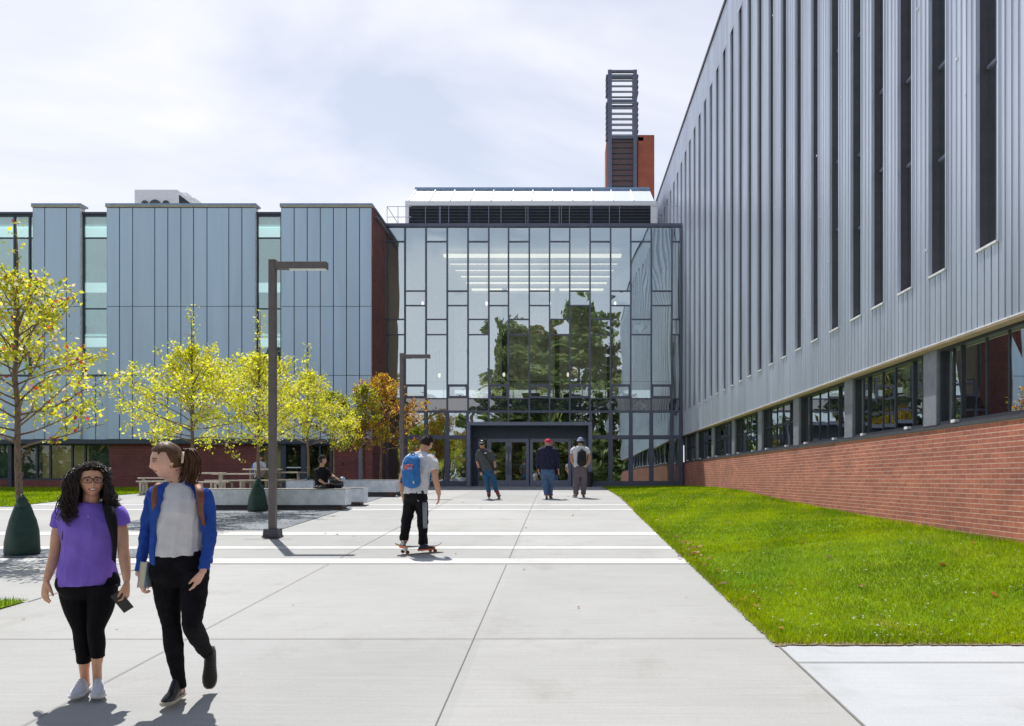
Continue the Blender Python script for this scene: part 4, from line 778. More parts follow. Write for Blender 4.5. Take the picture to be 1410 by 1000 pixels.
def table_guy():
    d = 29.62; s = F/d; oy = VY+(CAMH-g(d))*s; p = P('person in a white T-shirt with a blue backpack at the pale picnic table', s, 357, oy, d=d); j = p.j; b = MB(); hc = j(358.8, 630.8, -.03); f = nrm((.70, -.70, -.15)); ax = head(b, hc, f, .235)
    p.limb(b, [(357, 640, 0, 2.5), (358, 636, 0, 2.1), (358.5, 632, 0, 2)]); S = [(357.6, 635.2, 2.6, .06, .06), (357.4, 636.6, 5.4, .09, .09), (357, 639, 7, .11, .10), (357, 645, 6.6, .12, .11), (356.5, 653, 6.3, .12, .12), (356.5, 661, 6.6, .14, .14)]
    p.torso(b, S, -1, .4, k=.8); La = [(351, 640, 0, 2.0), (350.5, 647, -.05, 1.8), (354, 653, -.25, 1.3)]; Ra = [(363.4, 640, 0, 2.0), (365, 647, -.05, 1.8), (364.6, 652.5, -.15, 1.3)]
    for A in (La, Ra): p.limb(b, slim(A, p.ox), caps='flat')
    hand(b, j(354, 653, -.25), (.3, -1, -.1), (0, 0, -1), (1, 0, 0), .2); hand(b, j(364.6, 652.5, -.15), (-.2, -1, -.3), (0, 0, -1), (-1, 0, 0), .2)
    Ll = [(354, 661, 0, 3.0), (353, 660.5, -.22, 2.7), (353, 661, -.42, 2.2), (353, 668, -.42, 2.0), (353, 675, -.38, 1.6)]; Rl = [(360, 661, 0, 3.0), (361, 660.5, -.22, 2.7), (361, 661, -.42, 2.2), (361, 668, -.42, 2.0), (361, 675, -.38, 1.6)]
    for A in (Ll, Rl): p.limb(b, [(x, y, d_, r*.75) for x, y, d_, r in A])
    me = solid(b, 'body', SKIN, .010, 2); paint(me, (.40, .21, .14)); link('body', me, p.root)
    t = MB(); p.torso(t, S, -1, .4); p.limb(t, [(353, 638.2, 0, 2.3), (350.8, 641, 0, 2.5), (350.5, 646, -.04, 2.3)], caps='flat'); p.limb(t, [(361.5, 638.2, 0, 2.3), (363.8, 641, 0, 2.5), (365, 646, -.04, 2.3)], caps='flat'); p.part('t_shirt', t, cloth('pale_tee', (.62, .64, .70), .85, .05), .012, 3, (.016, 15, 4))
    tr = MB(); p.torso(tr, [(356.5, 658, 6.5, .13, .13), (356.8, 662.5, 6.6, .14, .14)], -1, .2); p.limb(tr, Ll, caps='flat'); p.limb(tr, Rl, caps='flat'); p.part('trousers', tr, cloth('dark_trousers', (.03, .03, .04), .85, .1), .012, 3)
    for x in (353, 361): shoe(p, j(x, oy, -.36), (0, -1), [MT['black']]*3, .26)
    m = MB(); hair_cap(m, hc, f, .235, .016, .42, .2, -.45, lump=.004); p.part('hair', m, mat('dark_hair', (.015, .012, .01), .45, var=.2))
    bl = cloth('sky_blue_nylon', (.05, .24, .58), .7, .1); pack('small blue backpack worn by the person at the picnic table', p, j(352.5, 647, .10), (-.75, .65, 0), .27, .42, .14, [bl, bl])
table_guy()
# ================================================================== GROUND
XE, XJ1, XJ2, XW = 1.86, -.77, -3.3, -5.8     # lawn edge, joints, west edge of the near slabs
def build_ground():
    mb = MB()
    for (x0, x1) in ((-160, -40), (-40, 40), (40, 160)):
        for (a, b) in ((-160, -60), (-60, 5), (5, 60), (60, 220)): sheet(mb, rect(x0, x1, a, b), -.05)
    struct('ground', mb, MT['terrain'])
    mb = MB(); sheet(mb, rect(-40, XE, -15, 11.36)); sheet(mb, rect(-40, XE, 11.36, 60)); struct('pavement', mb, MT['concrete'])
    mb = MB(); sheet(mb, rect(XE+.012, 40, -15, 6.87), .002); struct('side_pavement', mb, MT['concrete2'])
    mb = MB()
    for a, b in ((11.42, 11.93), (12.98, 13.32), (14.88, 15.44), (20.25, 20.62), (21.85, 22.2)):
        sheet(mb, rect(-14.6, XE, a, b), .004)
    struct('paving_band', mb, MT['band'])
    mb = MB()                                   # saw-cut joints
    for x in (XJ1, XJ2):
        sheet(mb, rect(x-.0035, x+.0035, -5, 11.40), .008); sheet(mb, rect(x-.005, x+.005, 11.95, 30.5), .008)
    sheet(mb, rect(XE-.008, XE+.010, -5, 6.87), .008)
    mb.face([(x, y, g(y)+.008) for x, y in ((-14, 7.02), (XE, 7.08), (XE, 7.091), (-14, 7.031))])
    for y in (11.395, 11.94, 13.34, 15.46, 17.9, 22.22, 25.6, 28.5, 31.0): sheet(mb, rect(-14 if y < 14 else -5.4, XE, y-.007, y+.007), .009)
    sheet(mb, rect(-5.81, -5.79, 8.7, 11.38), .008)
    sheet(mb, rect(XE, 20, 6.30, 6.315), .009)
    struct('paving_joint', mb, MT['joint'])
    mb = MB()
    sheet(mb, rect(-9.4, -5.55, 15.75, 29.5), .010)
    sheet(mb, rect(-14.6, -6.1, 12.02, 12.95), .010)
    struct('gravel_bed', mb, MT['gravel'])
    # ---- lawns
    def rise(x, y):
        t = min(1, max(0, (x-XE)/3.82)); t = t*t*(3-2*t)
        ys = [6.87, 8.2, 9.66, 14, 20, 31, 40]; rs = [0, .30, .46, .33, .19, .09, .0]
        return float(np.interp(y, ys, rs))*t
    mb = MB(); xs = np.linspace(XE, 5.9, 15); ys = np.linspace(6.87, 36.5, 60)
    idx = lambda i, j: i*len(xs)+j
    vs = []
    for y in ys:
        for j, x in enumerate(xs):
            e = .0 if (j == 0 or y == ys[0]) else .02
            vs.append((x + (.02*math.sin(y*3.1)+.015*math.sin(y*7.7) if j == 0 else 0), y, g(y)+rise(x, y)+e+.006))
    mb.raw(vs, [(idx(i, j), idx(i, j+1), idx(i+1, j+1), idx(i+1, j)) for i in range(len(ys)-1) for j in range(len(xs)-1)])
    struct('lawn', mb, MT['lawn'], smooth=True)
    mb = MB(); ye = np.linspace(6.8, 28, 220); re = random.Random(6)
    for q, r in zip(ye, ye[1:]): mb.face([(XE-.01-.045*re.random()*re.random(), q, g(q)+.0105), (XE+.06, q, g(q)+.0105), (XE+.06, r, g(r)+.0105), (XE-.01-.045*re.random()*re.random(), r, g(r)+.0105)])
    xe = np.linspace(XE, 5.9, 60)
    for q, r in zip(xe, xe[1:]): mb.face([(q, 6.84-.03*re.random(), g(6.84)+.0105), (r, 6.84-.03*re.random(), g(6.84)+.0105), (r, 6.93, g(6.93)+.012), (q, 6.93, g(6.93)+.012)])
    struct('soil_edge', mb, mat('soil_edge', (.20, .15, .085), .95, var=.45, vs=30))
    mb = MB(); sheet(mb, rect(-40, -14.7, 21.4, 33.95), .016); sheet(mb, rect(-14, -5.83, 3, 8.72), .016)
    struct('lawn', mb, MT['lawn'])
    # ---- grass blades (nobody could count them): one object per lawn
    rng = np.random.default_rng(5)
    def blades(name, regions, hfun):
        P = []; 
        for (x0, x1, y0, y1, n, h) in regions:
            q = np.column_stack([rng.uniform(x0, x1, n), rng.uniform(y0, y1, n), np.full(n, h)]); P.append(q)
        P = np.vstack(P); n = len(P)
        z = np.array([hfun(x, y) for x, y in P[:, :2]])
        h = P[:, 2]*rng.uniform(.45, 1.25, n); az = rng.uniform(0, 2*math.pi, n); lean = rng.uniform(.1, .8, n)
        w = .0028 + h*.042 + (P[:, 1] > 12)*.004 + (P[:, 1] > 20)*.008
        u = np.column_stack([np.cos(az), np.sin(az), np.zeros(n)]); l = rng.uniform(0, 2*math.pi, n)
        base = np.column_stack([P[:, :2], z]); tip = base + np.column_stack([np.cos(l)*lean*h, np.sin(l)*lean*h, h])
        V = np.empty((n, 3, 3)); V[:, 0] = base-u*w[:, None]; V[:, 1] = base+u*w[:, None]; V[:, 2] = tip
        me = bpy.data.meshes.new(name); me.vertices.add(3*n); me.vertices.foreach_set('co', V.ravel())
        me.loops.add(3*n); me.loops.foreach_set('vertex_index', np.arange(3*n)); me.polygons.add(n)
        me.polygons.foreach_set('loop_start', np.arange(0, 3*n, 3)); me.update(calc_edges=True)
        pat = 1.25*np.sin(P[:, 0]*1.9+.7*np.sin(P[:, 1]*.9))*np.sin(P[:, 1]*1.3+1.1*np.sin(P[:, 0]*1.1))
        pat = pat + .7*np.sin(P[:, 0]*5.1+P[:, 1]*2.3)*np.sin(P[:, 1]*4.4-P[:, 0]*1.7) + rng.normal(0, .55, n)
        t = np.clip(.5+.35*pat, 0, 1)[:, None]
        c = (1-t)*np.array([.155, .285, .003]) + t*np.array([.43, .52, .005])
        dry = rng.random(n) < .05 + .07*(pat < -.6); c[dry] = np.array([.34, .30, .10]); pt2 = np.sin(P[:, 0]*8.3+2*np.sin(P[:, 1]*2.7))*np.sin(P[:, 1]*6.1+2*np.sin(P[:, 0]*3.3))+.5*np.sin(P[:, 0]*17+P[:, 1]*9); d2 = (pt2 > .75) & (rng.random(n) < .6); c[d2] = c[d2]*.5+np.array([.10, .105, .02])
        c *= rng.uniform(.75, 1.25, n)[:, None]
        cc = np.ones((n, 3, 4)); cc[:, :, :3] = c[:, None, :]
        at = me.color_attributes.new('Col', 'FLOAT_COLOR', 'POINT'); at.data.foreach_set('color', cc.ravel())
        me.materials.append(MT['blade']); o = link(name, me); o['kind'] = 'stuff'; return o
    hf = lambda x, y: g(y)+rise(x, y)+.012
    blades('grass', [(XE-.01, 5.66, 6.85, 9.5, 52000, .052), (XE-.01, 5.66, 9.5, 13, 42000, .052), (XE, 5.66, 13, 20, 42000, .055), (XE, 5.64, 20, 33, 32000, .06), (XE-.05, XE+.1, 6.9, 20, 5000, .05), (5.5, 5.67, 8.5, 30, 5000, .09)], hf)
    blades('grass', [(-24, -14.68, 21.35, 29, 26000, .06), (-24, -14.7, 29, 33.9, 9000, .06), (-9, -5.8, 5, 8.74, 22000, .05)], lambda x, y: g(y)+.014)
    # ---- clover heads and fallen leaves in the grass
    def litter(name, pts, size, cols, hfun, up=.03):
        mb = MB(); C = []
        for (x, y) in pts:
            z = hfun(x, y)+up; a = rng.uniform(0, 6.28); s = size*rng.uniform(.6, 1.3); ti = rng.uniform(-.4, .4)
            u = np.array([math.cos(a), math.sin(a), ti])*s; w = np.array([-math.sin(a), math.cos(a), rng.uniform(-.4, .4)])*s*.65; c = np.array([x, y, z])
            mb.face([c-u, c-w*.9+u*.1, c+u, c+w*.9-u*.1]); C += [cols[rng.integers(len(cols))]]*4
        me = mb.mesh(name, MT['leaf2']); at = me.color_attributes.new('Col', 'FLOAT_COLOR', 'POINT')
        at.data.foreach_set('color', np.array([(*c, 1) for c in C]).ravel()); o = link(name, me); o['kind'] = 'stuff'
    ry = lambda n: 6.95 + 20*rng.random(n)**1.8
    litter('fallen_leaves', list(zip(rng.uniform(1.95, 5.4, 42), ry(42)))+[(1.9+rng.normal(0, .08)+.25*rng.random(), 12+rng.normal(0, 1.9)) for _ in range(60)], .045, [(.45, .13, .03), (.30, .09, .03), (.42, .22, .05), (.16, .07, .04)], hf, .045)
    litter('clover', list(zip(rng.uniform(1.95, 5.5, 700), ry(700))), .014, [(.55, .6, .5), (.45, .55, .45)], hf, .05)
    flat = lambda x, y: g(y)
    litter('fallen_leaves', [(rng.uniform(-8, 1.8), rng.uniform(7, 26)) for _ in range(38)]+[(rng.uniform(-9, -5.6), rng.uniform(16, 27)) for _ in range(60)], .035, [(.28, .16, .05), (.22, .10, .04), (.4, .3, .06)], flat, .016)
build_ground()

# ================================================================== RIGHT BUILDING
def build_metal_building():
    X0 = 5.6; Y0, Y1 = -8.0, 48.0; ZB, ZS0, ZS1, ZT = 3.78, 4.79, 16.45, 18.05
    b = thing('metal_clad_building', 'long building in ribbed grey metal cladding above a red brick base along the lawn', 'building', (X0, 20, 0))
    mb = MB(); mb.box(5.68, 6.1, Y0, 37.0, -.6, 2.50); mb.build('brick_wall', MT['brick_y'], b)
    mb = MB(); mb.box(5.665, 6.1, Y0, 37.0, 2.503, 2.545); mb.box(5.75, 6.0, Y0, 37.0, 2.545, 2.574); mb.build('sill', MT['jamb'], b)
    mb = MB(); mb.box(5.60, 6.2, Y0, 37.2, 3.735, 3.761); mb.build('soffit', MT['soffit2'], b)
    mb = MB(); mb.box(5.588, 5.63, Y0, 37.2, 3.762, 3.782); mb.build('drip_edge', MT['white_trim'], b)
    # ground-floor windows between pilasters
    pil = [1.8, 5.35, 8.9, 12.43, 15.95, 19.5, 23.05, 26.6, 30.2, 33.7, 36.9]
    rnd = random.Random(4)
    for y in pil:
        mb = MB(); mb.box(5.74, 6.1, y-.22, y+.22, 2.575, 3.734); mb.build('pilaster', MT['pilaster'], b, bevel=.008)
    for a, c in zip(pil, pil[1:]):
        y0, y1 = a+.225, c-.225; w = y1-y0
        fr = MB()
        fr.box(5.815, 5.9, y0, y0+.04, 2.575, 3.733); fr.box(5.80, 5.9, y1-.04, y1, 2.575, 3.733)
        fr.box(5.77, 5.9, y0+.05, y1-.05, 3.69, 3.733); fr.box(5.77, 5.9, y0+.05, y1-.05, 2.575, 2.62)
        ys = [y1-w*t for t in (.10, .19, .40, .58, .82, .92)]
        for k, y in enumerate(ys): fr.box(5.825 if k in (1, 4) else 5.845, 5.9, y-.017, y+.017, 2.62, 3.69)
        if a > 19: fr.box(5.825, 5.9, y0+.05, y1-.05, 3.17, 3.22)
        for k in (1, 4): fr.box(5.70, 5.775, ys[k]-.06, ys[k]+.06, 2.576, 2.62, 1)
        wo = fr.build('window', [MT['win_frame'], MT['white_trim']], b)
        pn = MB(); ed = [y0+.05]+sorted(ys)+[y1-.05]
        for q, r in zip(ed, ed[1:]):
            dx = [rnd.uniform(-.004, .004) for _ in range(4)]
            pn.face([(5.86+dx[0], q, 2.62), (5.86+dx[1], r, 2.62), (5.86+dx[2], r, 3.69), (5.86+dx[3], q, 3.69)])
        pn.build('pane', MT['glass_dark'], wo)
    # ribbed cladding: one folded sheet, bands below and above the slits and strips between them
    slits = []
    y = 10.75
    far = [10.75, 12.13, 13.25, 14.36, 15.4, 16.6]
    while far[-1] < 46: far.append(far[-1]+1.215)
    far = [10.75-3.4, 10.75-4.65, 10.75-5.9, 10.75-7.1, 10.75-8.4, 10.75-9.7, 10.75-11, 10.75-12.3] + far
    for i, f in enumerate(sorted(far)): slits.append((f-(.52 if f < 17 else .46), f))
    slits = [s for s in slits if s[0] > Y0+.3]
    def profile(a, c):
        pts = []; n = max(1, round((c-a)/.152)); p = (c-a)/n
        for i in range(n):
            t = a+i*p
            pts += [(t, 5.600), (t+p*.14, 5.598), (t+p*.24, 5.606), (t+p*.72, 5.606), (t+p*.76, 5.600), (t+p*.82, 5.600), (t+p*.84, 5.665), (t+p*.985, 5.665)]
        pts.append((c, 5.600)); return pts
    cl = MB()
    def strip(a, c, z0, z1, lap=0):
        P = profile(a, c)
        for (ya, xa), (yb, xb) in zip(P, P[1:]):
            cl.face([(xa, ya, z0), (xb, yb, z0), (xb, yb, z1), (xa, ya, z1)])
    edges = [Y0]+[e for s in slits for e in s]+[Y1]
    for q, r in zip(edges, edges[1:]): strip(q, r, ZB, ZS0); strip(q, r, ZS1, ZT-.12)
    for i in range(0, len(edges), 2): strip(edges[i], edges[i+1], ZS0, ZS1)
    cl.face([(5.60, Y1, ZB), (8, Y1, ZB), (8, Y1, ZT), (5.60, Y1, ZT)]); cl.face([(5.60, Y0, ZB), (8, Y0, ZB), (8, Y0, ZT), (5.60, Y0, ZT)])
    # horizontal sheet laps and small clips
    rn = random.Random(7)
    for i in range(0, len(edges), 2):
        a, c = edges[i], edges[i+1]
        yy = a
        while yy < min(c, 22):
            z = rn.uniform(5.2, 15.8); cl.box(5.592, 5.60, yy+.08, yy+.13, z, z+.03, 1); yy += rn.uniform(.15, .5)
    # alternate flashings on both edges of a slit
    for (a, c) in slits:
        cl.box(5.585, 5.64, a-.035, a-.001, ZS0, ZS1, 0); cl.box(5.585, 5.64, c+.001, c+.03, ZS0, ZS1, 0)
    cl.build('metal_cladding', [MT['metal_r'], MT['white_trim']], b)
    for i, (a, c) in enumerate(slits):
        m = MB(); dep = .15; xg = 5.60+dep
        m.face([(5.64, c, ZS0), (xg, c, ZS0), (xg, c, ZS1), (5.64, c, ZS1)], 0); m.face([(5.64, a, ZS0), (xg, a, ZS0), (xg, a, ZS1), (5.64, a, ZS1)], 0)
        m.face([(5.60, a, ZS1), (xg, a, ZS1), (xg, c, ZS1), (5.60, c, ZS1)], 0)
        m.box(5.575, xg, a, c, ZS0, ZS0+.03, 1)
        k = 0
        for z in (6.9, 8.3, 10.6, 12.1, 14.4, 15.8):
            zz = z + .35*((i*7) % 3-1); m.box(xg-.03, xg+.02, a+.02, c-.02, zz, zz+.045, 2)
        m.box(xg-.03, xg+.02, a+.001, a+.04, ZS0+.03, ZS1-.001, 2)
        wo = m.build('slit_window', [MT['jamb'], MT['white_trim'], MT['frame_light']], b)
        p = MB(); dx = [rn.uniform(-.004, .004) for _ in range(4)]
        p.face([(xg+dx[0], a+.04, ZS0+.03), (xg+dx[1], c, ZS0+.03), (xg+dx[2], c, ZS1), (xg+dx[3], a+.04, ZS1)]); p.build('pane', MT['glass_dark'], wo)
    mb = MB(); mb.box(5.56, 5.9, Y0, Y1+.02, ZT-.12, ZT); mb.build('coping', MT['jamb'], b)
    mb = MB(); mb.box(5.95, 24, Y0+.05, Y1-.05, 3.79, ZT-.2); mb.box(6.15, 24, Y0+.05, 37, 0, 3.59); mb.build('core_light_block', MT['dark'], b)  # unseen dark core box, added to stop light passing through the building
build_metal_building()

# ================================================================== GLASS HALL
YG = 36.7
def HX(x): return px(x, YG)
def HZ(y): return pz(y, YG)
def build_hall():
    b = thing('glass_entrance_hall', 'three storey glass entrance hall with dark mullions and double doors between the two wings', 'building', (-1, YG, 1.42))
    xs = [530.4, 557.8, 586.7, 615.9, 644.5, 673.1, 700.2, 728.8, 756.8, 784.5, 812.5, 840.8, 868.5, 896.8, 925.1, 937.5]
    top, base = HZ(313), 1.42
    xa, xb = HX(xs[0]), HX(xs[-1])
    fr = MB()
    for x in xs: fr.box(HX(x)-.035, HX(x)+.035, YG-.075, YG+.09, HZ(583) if 640 < x < 820 else HZ(602), top)
    fr.box(xa-.05, xb+.05, YG-.11, YG+.1, top, HZ(308.5)); fr.box(xa-.05, HX(644), YG-.10, YG+.1, HZ(605), HZ(599.5)); fr.box(HX(815), xb+.05, YG-.10, YG+.1, HZ(605), HZ(599.5))
    for x in xs: 
        if not (646 < x < 812): fr.box(HX(x)-.10, HX(x)+.10, YG-.10, YG+.09, base, HZ(605))
    for i in range(15):
        a, c = HX(xs[i])+.035, HX(xs[i+1])-.035
        hs = (333, 440, 461, 549, 567) if i % 2 == 0 else (401, 421, 531, 547, 567)
        if 4 <= i <= 9: hs = hs[:-1]+(567,) 
        for k, y in enumerate(hs):
            t = .05 if y in (531, 547, 567) else .024
            fr.box(a, c, YG-.065, YG+.07, HZ(y)-t, HZ(y)+t)
        if i % 2: 
            for q in ((a, a+.06), (c-.06, c)): fr.box(q[0], q[1], YG-.07, YG+.05, HZ(547)+.05, HZ(531)-.05)
        if not 4 <= i <= 9:
            for q in ((a, a+.05), (c-.05, c)): fr.box(q[0], q[1], YG-.07, YG+.05, HZ(599.5), HZ(567)-.05)
            fr.box(HX(xs[i])+.10, HX(xs[i+1])-.10, YG-.09, YG+.07, base, HZ(662.5))
    fr.build('curtain_wall_frame', MT['frame'], b)
    rn = random.Random(11)
    def pane(mb, x0, x1, z0, z1, amp, m=0, y=YG):
        n = 5; o = [[rn.uniform(-amp, amp) for _ in range(2)] for _ in range(2)]; bu = rn.uniform(-1, 1)*amp*1.2
        vs = []
        for i in range(n+1):
            for j in range(n+1):
                u, v = j/n, i/n
                off = (o[0][0]*(1-u)+o[0][1]*u)*(1-v)+(o[1][0]*(1-u)+o[1][1]*u)*v + bu*(1-(2*u-1)**2)*(1-(2*v-1)**2)
                vs.append((x0+(x1-x0)*u, y+off, z0+(z1-z0)*v))
        mb.raw(vs, [(i*(n+1)+j, i*(n+1)+j+1, (i+1)*(n+1)+j+1, (i+1)*(n+1)+j) for i in range(n) for j in range(n)], m)
    for i in range(15):
        g_ = MB(); x0, x1 = HX(xs[i]), HX(xs[i+1])
        hs = [313]+list((333, 440, 461, 549, 567) if i % 2 == 0 else (401, 421, 531, 547, 567))+([583] if 4 <= i <= 9 else [602])
        for p, q in zip(hs, hs[1:]): pane(g_, x0, x1, HZ(q), HZ(p), .006, 1 if (p in (549, 547) and q == 567) else 0)
        if not 4 <= i <= 9: pane(g_, x0+.1, x1-.1, HZ(662.5), HZ(604), .004)
        g_.build('glazing', [MT['glass_hall'], MT['spandrel']], b, smooth=True)
    # portal
    P = MB(); x0, x1, z1 = HX(644), HX(815), HZ(582)
    P.box(x0, x0+.17, YG-.45, YG+.6, base, z1-.16); P.box(x1-.17, x1, YG-.45, YG+.6, base, z1-.16); P.box(x0, x1, YG-.45, YG+.6, z1-.16, z1)
    P.box(x0+.17, x1-.17, YG+.35, YG+.6, HZ(603), z1-.16, 1); P.box(x0+.17, HX(657), YG+.37, YG+.6, base, HZ(603), 1); P.box(HX(807), x1-.17, YG+.37, YG+.6, base, HZ(603), 1)
    P.build('portal_frame', [MT['frame_light'], MT['navy']], b, bevel=.01)
    yd = YG+.42
    # sidelights
    for (p, q) in ((657, 671), (788, 807)):
        s = MB(); a, c = HX(p), HX(q); s.box(a, a+.05, yd, yd+.1, base, HZ(603)); s.box(c-.05, c, yd, yd+.1, base, HZ(603)); s.box(a+.05, c-.05, yd, yd+.1, base, base+.25); s.box(a+.05, c-.05, yd, yd+.1, HZ(603)-.06, HZ(603))
        so = s.build('sidelight', MT['frame_light'], b); q_ = MB(); pane(q_, a+.05, c-.05, base+.25, HZ(603)-.06, .002, y=yd+.05); q_.build('pane', MT['glass_door'], so)
    for (p, q) in ((671, 699.5), (699.5, 728), (729, 757.5), (757.5, 787)):
        d = MB(); a, c = HX(p)+.004, HX(q)-.004; zt = HZ(603)-.03; st = .14
        d.box(a, a+st, yd, yd+.06, base+.02, zt); d.box(c-st, c, yd, yd+.06, base+.02, zt); d.box(a+st, c-st, yd, yd+.06, zt-.15, zt); d.box(a+st, c-st, yd, yd+.06, base+.02, base+.28)
        do = d.build('door', MT['frame_light'], b, bevel=.006)
        q_ = MB(); pane(q_, a+st, c-st, base+.28, zt-.15, .002, y=yd+.03); q_.build('pane', MT['glass_door'], do)
        h = MB(); inner = (p in (671, 729)); hx = c-.07 if inner else a+.07
        h.tube([(hx, yd-.07, base+.55), (hx, yd-.07, base+1.85)], .018, n=8); h.tube([(hx, yd-.07, base+.6), (hx, yd+.01, base+.6)], .012, n=6); h.tube([(hx, yd-.07, base+1.8), (hx, yd+.01, base+1.8)], .012, n=6)
        h.build('handle', MT['steel'], do, smooth=True)
        r = MB(); r.box(a+st, c-st, yd+.065, yd+.10, base+.98, base+1.06); r.build('push_bar', MT['white_trim'], do)
    fl = MB(); fl.box(HX(669), HX(789), yd, yd+.09, HZ(603)-.03, HZ(603)); fl.box(xa, xb, YG-.12, YG+.12, base-.3, base+.02); fl.build('threshold', MT['frame_light'], b)
    # interior
    it = MB(); it.box(xa+.1, xb-.1, YG+.15, 46.9, HZ(567)+.0, HZ(553)); it.build('floor_slab', MT['room'], b)
    it = MB(); it.box(xa+.1, xb-.1, YG+.7, 46.9, base-.2, base+.01); it.build('ground_floor', MT['room'], b)
    it = MB(); it.box(xa, xb, YG+.12, 47.3, top-.1, top+.12); it.box(xa, xb, YG+.2, 47.3, 12.75, 12.85); it.build('roof_slab', MT['roof'], b)
    w = MB(); w.box(xa, xa+.15, YG+.1, 47, base, top-.1); w.box(xb-.15, xb, YG+.1, 47, base, top-.1)
    w.box(xa+.15, xb-.15, 46.9, 47.1, base, 4.6); w.box(xa+.15, xb-.15, 46.9, 47.1, 4.6, 5.75); w.box(xa+.15, xb-.15, 46.9, 47.1, 7.0, 12.75)
    w.build('interior_wall', MT['room'], b)
    for k, x in enumerate((-6.0, -3.1, -.2, 2.7)):
        c = MB(); c.box(x-.13, x+.13, 44.0, 44.26, base, 12.75); c.build('interior_column', MT['room_dark'], b)
    rl = MB()
    for x in np.arange(xa+.3, xb-.2, 1.1): rl.box(x-.015, x+.015, 38.0, 38.03, HZ(553), HZ(553)+1.05)
    rl.box(xa+.2, xb-.2, 37.99, 38.04, HZ(553)+1.05, HZ(553)+1.10); rl.build('balustrade', MT['frame'], b)
    for k, y in enumerate((38.1, 39.3, 40.5, 41.8, 43.2, 44.8)):
        l = MB(); l.box(-5.6+.12*k, 2.9-.1*k, y, y+.34, 12.40, 12.5); l.build('ceiling_glow_strip', MT['lamp_glow'], b)
        l = MB()
        for q in range(3): l.box(-6.4, 4.4, y+.5+.2*q, y+.58+.2*q, 12.3, 12.75)
        l.build('ceiling_baffle', MT['soffit'], b)
    for (x, y, d) in ((582, 418, 40), (670, 418, 40), (757, 418, 40), (847, 418, 40), (605, 517, 39), (694, 516, 39), (782, 516, 39)):
        l = MB(); X, Z = px(x, d), pz(y, d); l.ball((X, d, Z), (.06, .06, .11), 10, 8, 0); l.tube([(X, d, Z+.1), (X, d, (12.75 if y < 450 else HZ(567)+.02) if y < 450 else Z+1.2)], .008, n=5, m=1); l.build('pendant_lamp', [MT['bulb'], MT['black']], b)
    fu = MB(); rn2 = random.Random(3)
    for x in (-7, -5.2, -3.6, -1.5, .6, 2.1, 3.6): 
        fu.box(x-.45, x+.45, 40+rn2.random()*3, 40.6+rn2.random()*3+.6, HZ(553)+.70, HZ(553)+.75); fu.box(x-.04, x+.04, 41.2, 41.28, HZ(553), HZ(553)+.70)
        fu.box(x-.3, x+.1, 41.7, 42.1, HZ(553)+.0, HZ(553)+.9)
    fu.build('interior_counter', MT['room_dark'], b)
    # penthouse with louvres and skylight
    yp = 41.0; kx = lambda x: px(x, yp); kz = lambda y: pz(y, yp)
    p = MB(); xl, xr = kx(558), kx(904)
    p.box(xl, xr, yp+.12, 47, top+.12, kz(283)); p.box(xl, kx(563), yp, yp+.12, top+.12, kz(283)); p.box(kx(896), xr, yp, yp+.12, top+.12, kz(283)); p.box(xl, xr, yp-.02, 47, kz(283), kz(277))
    p.build('penthouse', MT['white'], b)
    lv = MB(); lv.box(kx(563), kx(896), yp+.09, yp+.118, top+.15, kz(283), 0)
    n = 9; z0, z1 = 14.35, kz(283.5)
    for k in range(n):
        z = z0+(z1-z0)*k/n; lv.raw([(kx(563), yp, z), (kx(896), yp, z), (kx(896), yp+.08, z+.12), (kx(563), yp+.08, z+.12), (kx(563), yp, z+.02), (kx(896), yp, z+.02), (kx(896), yp+.08, z+.14), (kx(563), yp+.08, z+.14)], [(0,1,2,3), (4,5,6,7), (0,1,5,4)], 0)
    for x in (586, 605, 606.5, 618, 645, 647, 673, 690, 724, 727, 757, 770, 773, 784, 813, 815, 839, 853): lv.box(kx(x)-.018, kx(x)+.018, yp-.025, yp+.0, z0, z1, 1)
    lv.build('louver', [MT['louver'], MT['frame_light']], b)
    sk = MB(); za, zb = kz(276.6), pz(262, 43.2)
    for i in range(12):
        p0, p1 = kx(563)+(kx(901)-kx(563))*i/12, kx(563)+(kx(901)-kx(563))*(i+1)/12
        sk.face([(p0, yp+.05, za), (p1, yp+.05, za), (p1, 43.2, zb), (p0, 43.2, zb)], 0)
        sk.obox(((p0), (yp+.05+43.2)/2, (za+zb)/2+.03), (.025, 0, 0), (0, (43.2-yp-.05)/2, (zb-za)/2), (0, -.02, .03), 1)
    sk.box(kx(561), kx(901), 43.1, 43.3, zb-.02, zb+.12, 2); sk.box(kx(560), kx(903), 43.3, 46.5, kz(277), zb, 1)
    sk.face([(kx(563), yp+.05, za), (kx(563), 43.2, zb), (kx(563), 43.2, za)], 1)
    sk.build('skylight', [MT['glass_skylight'], MT['white'], MT['metal_cap']], b)
    r = MB(); yr = 37.4
    for x in (533, 548, 562): r.tube([(px(x, yr), yr, top), (px(x, yr), yr, pz(284, yr))], .018, n=6)
    for z in (284.5, 299): r.tube([(px(533, yr), yr, pz(z, yr)), (px(566, yr), yr, pz(z, yr))], .016, n=6)
    r.tube([(px(533, yr), yr, pz(284.5, yr)), (px(533, yr), 41, pz(284.5, yr))], .016, n=6); r.build('roof_railing', MT['steel'], b); r = MB()
    for x in (905, 920, 934): r.tube([(px(x, yr), yr, top), (px(x, yr), yr, pz(284, yr))], .015, n=6)
    for z in (284.5, 299): r.tube([(px(900, yr), yr, pz(z, yr)), (px(937, yr), yr, pz(z, yr))], .012, n=6)
    r.build('roof_railing', MT['steel'], b)
build_hall()
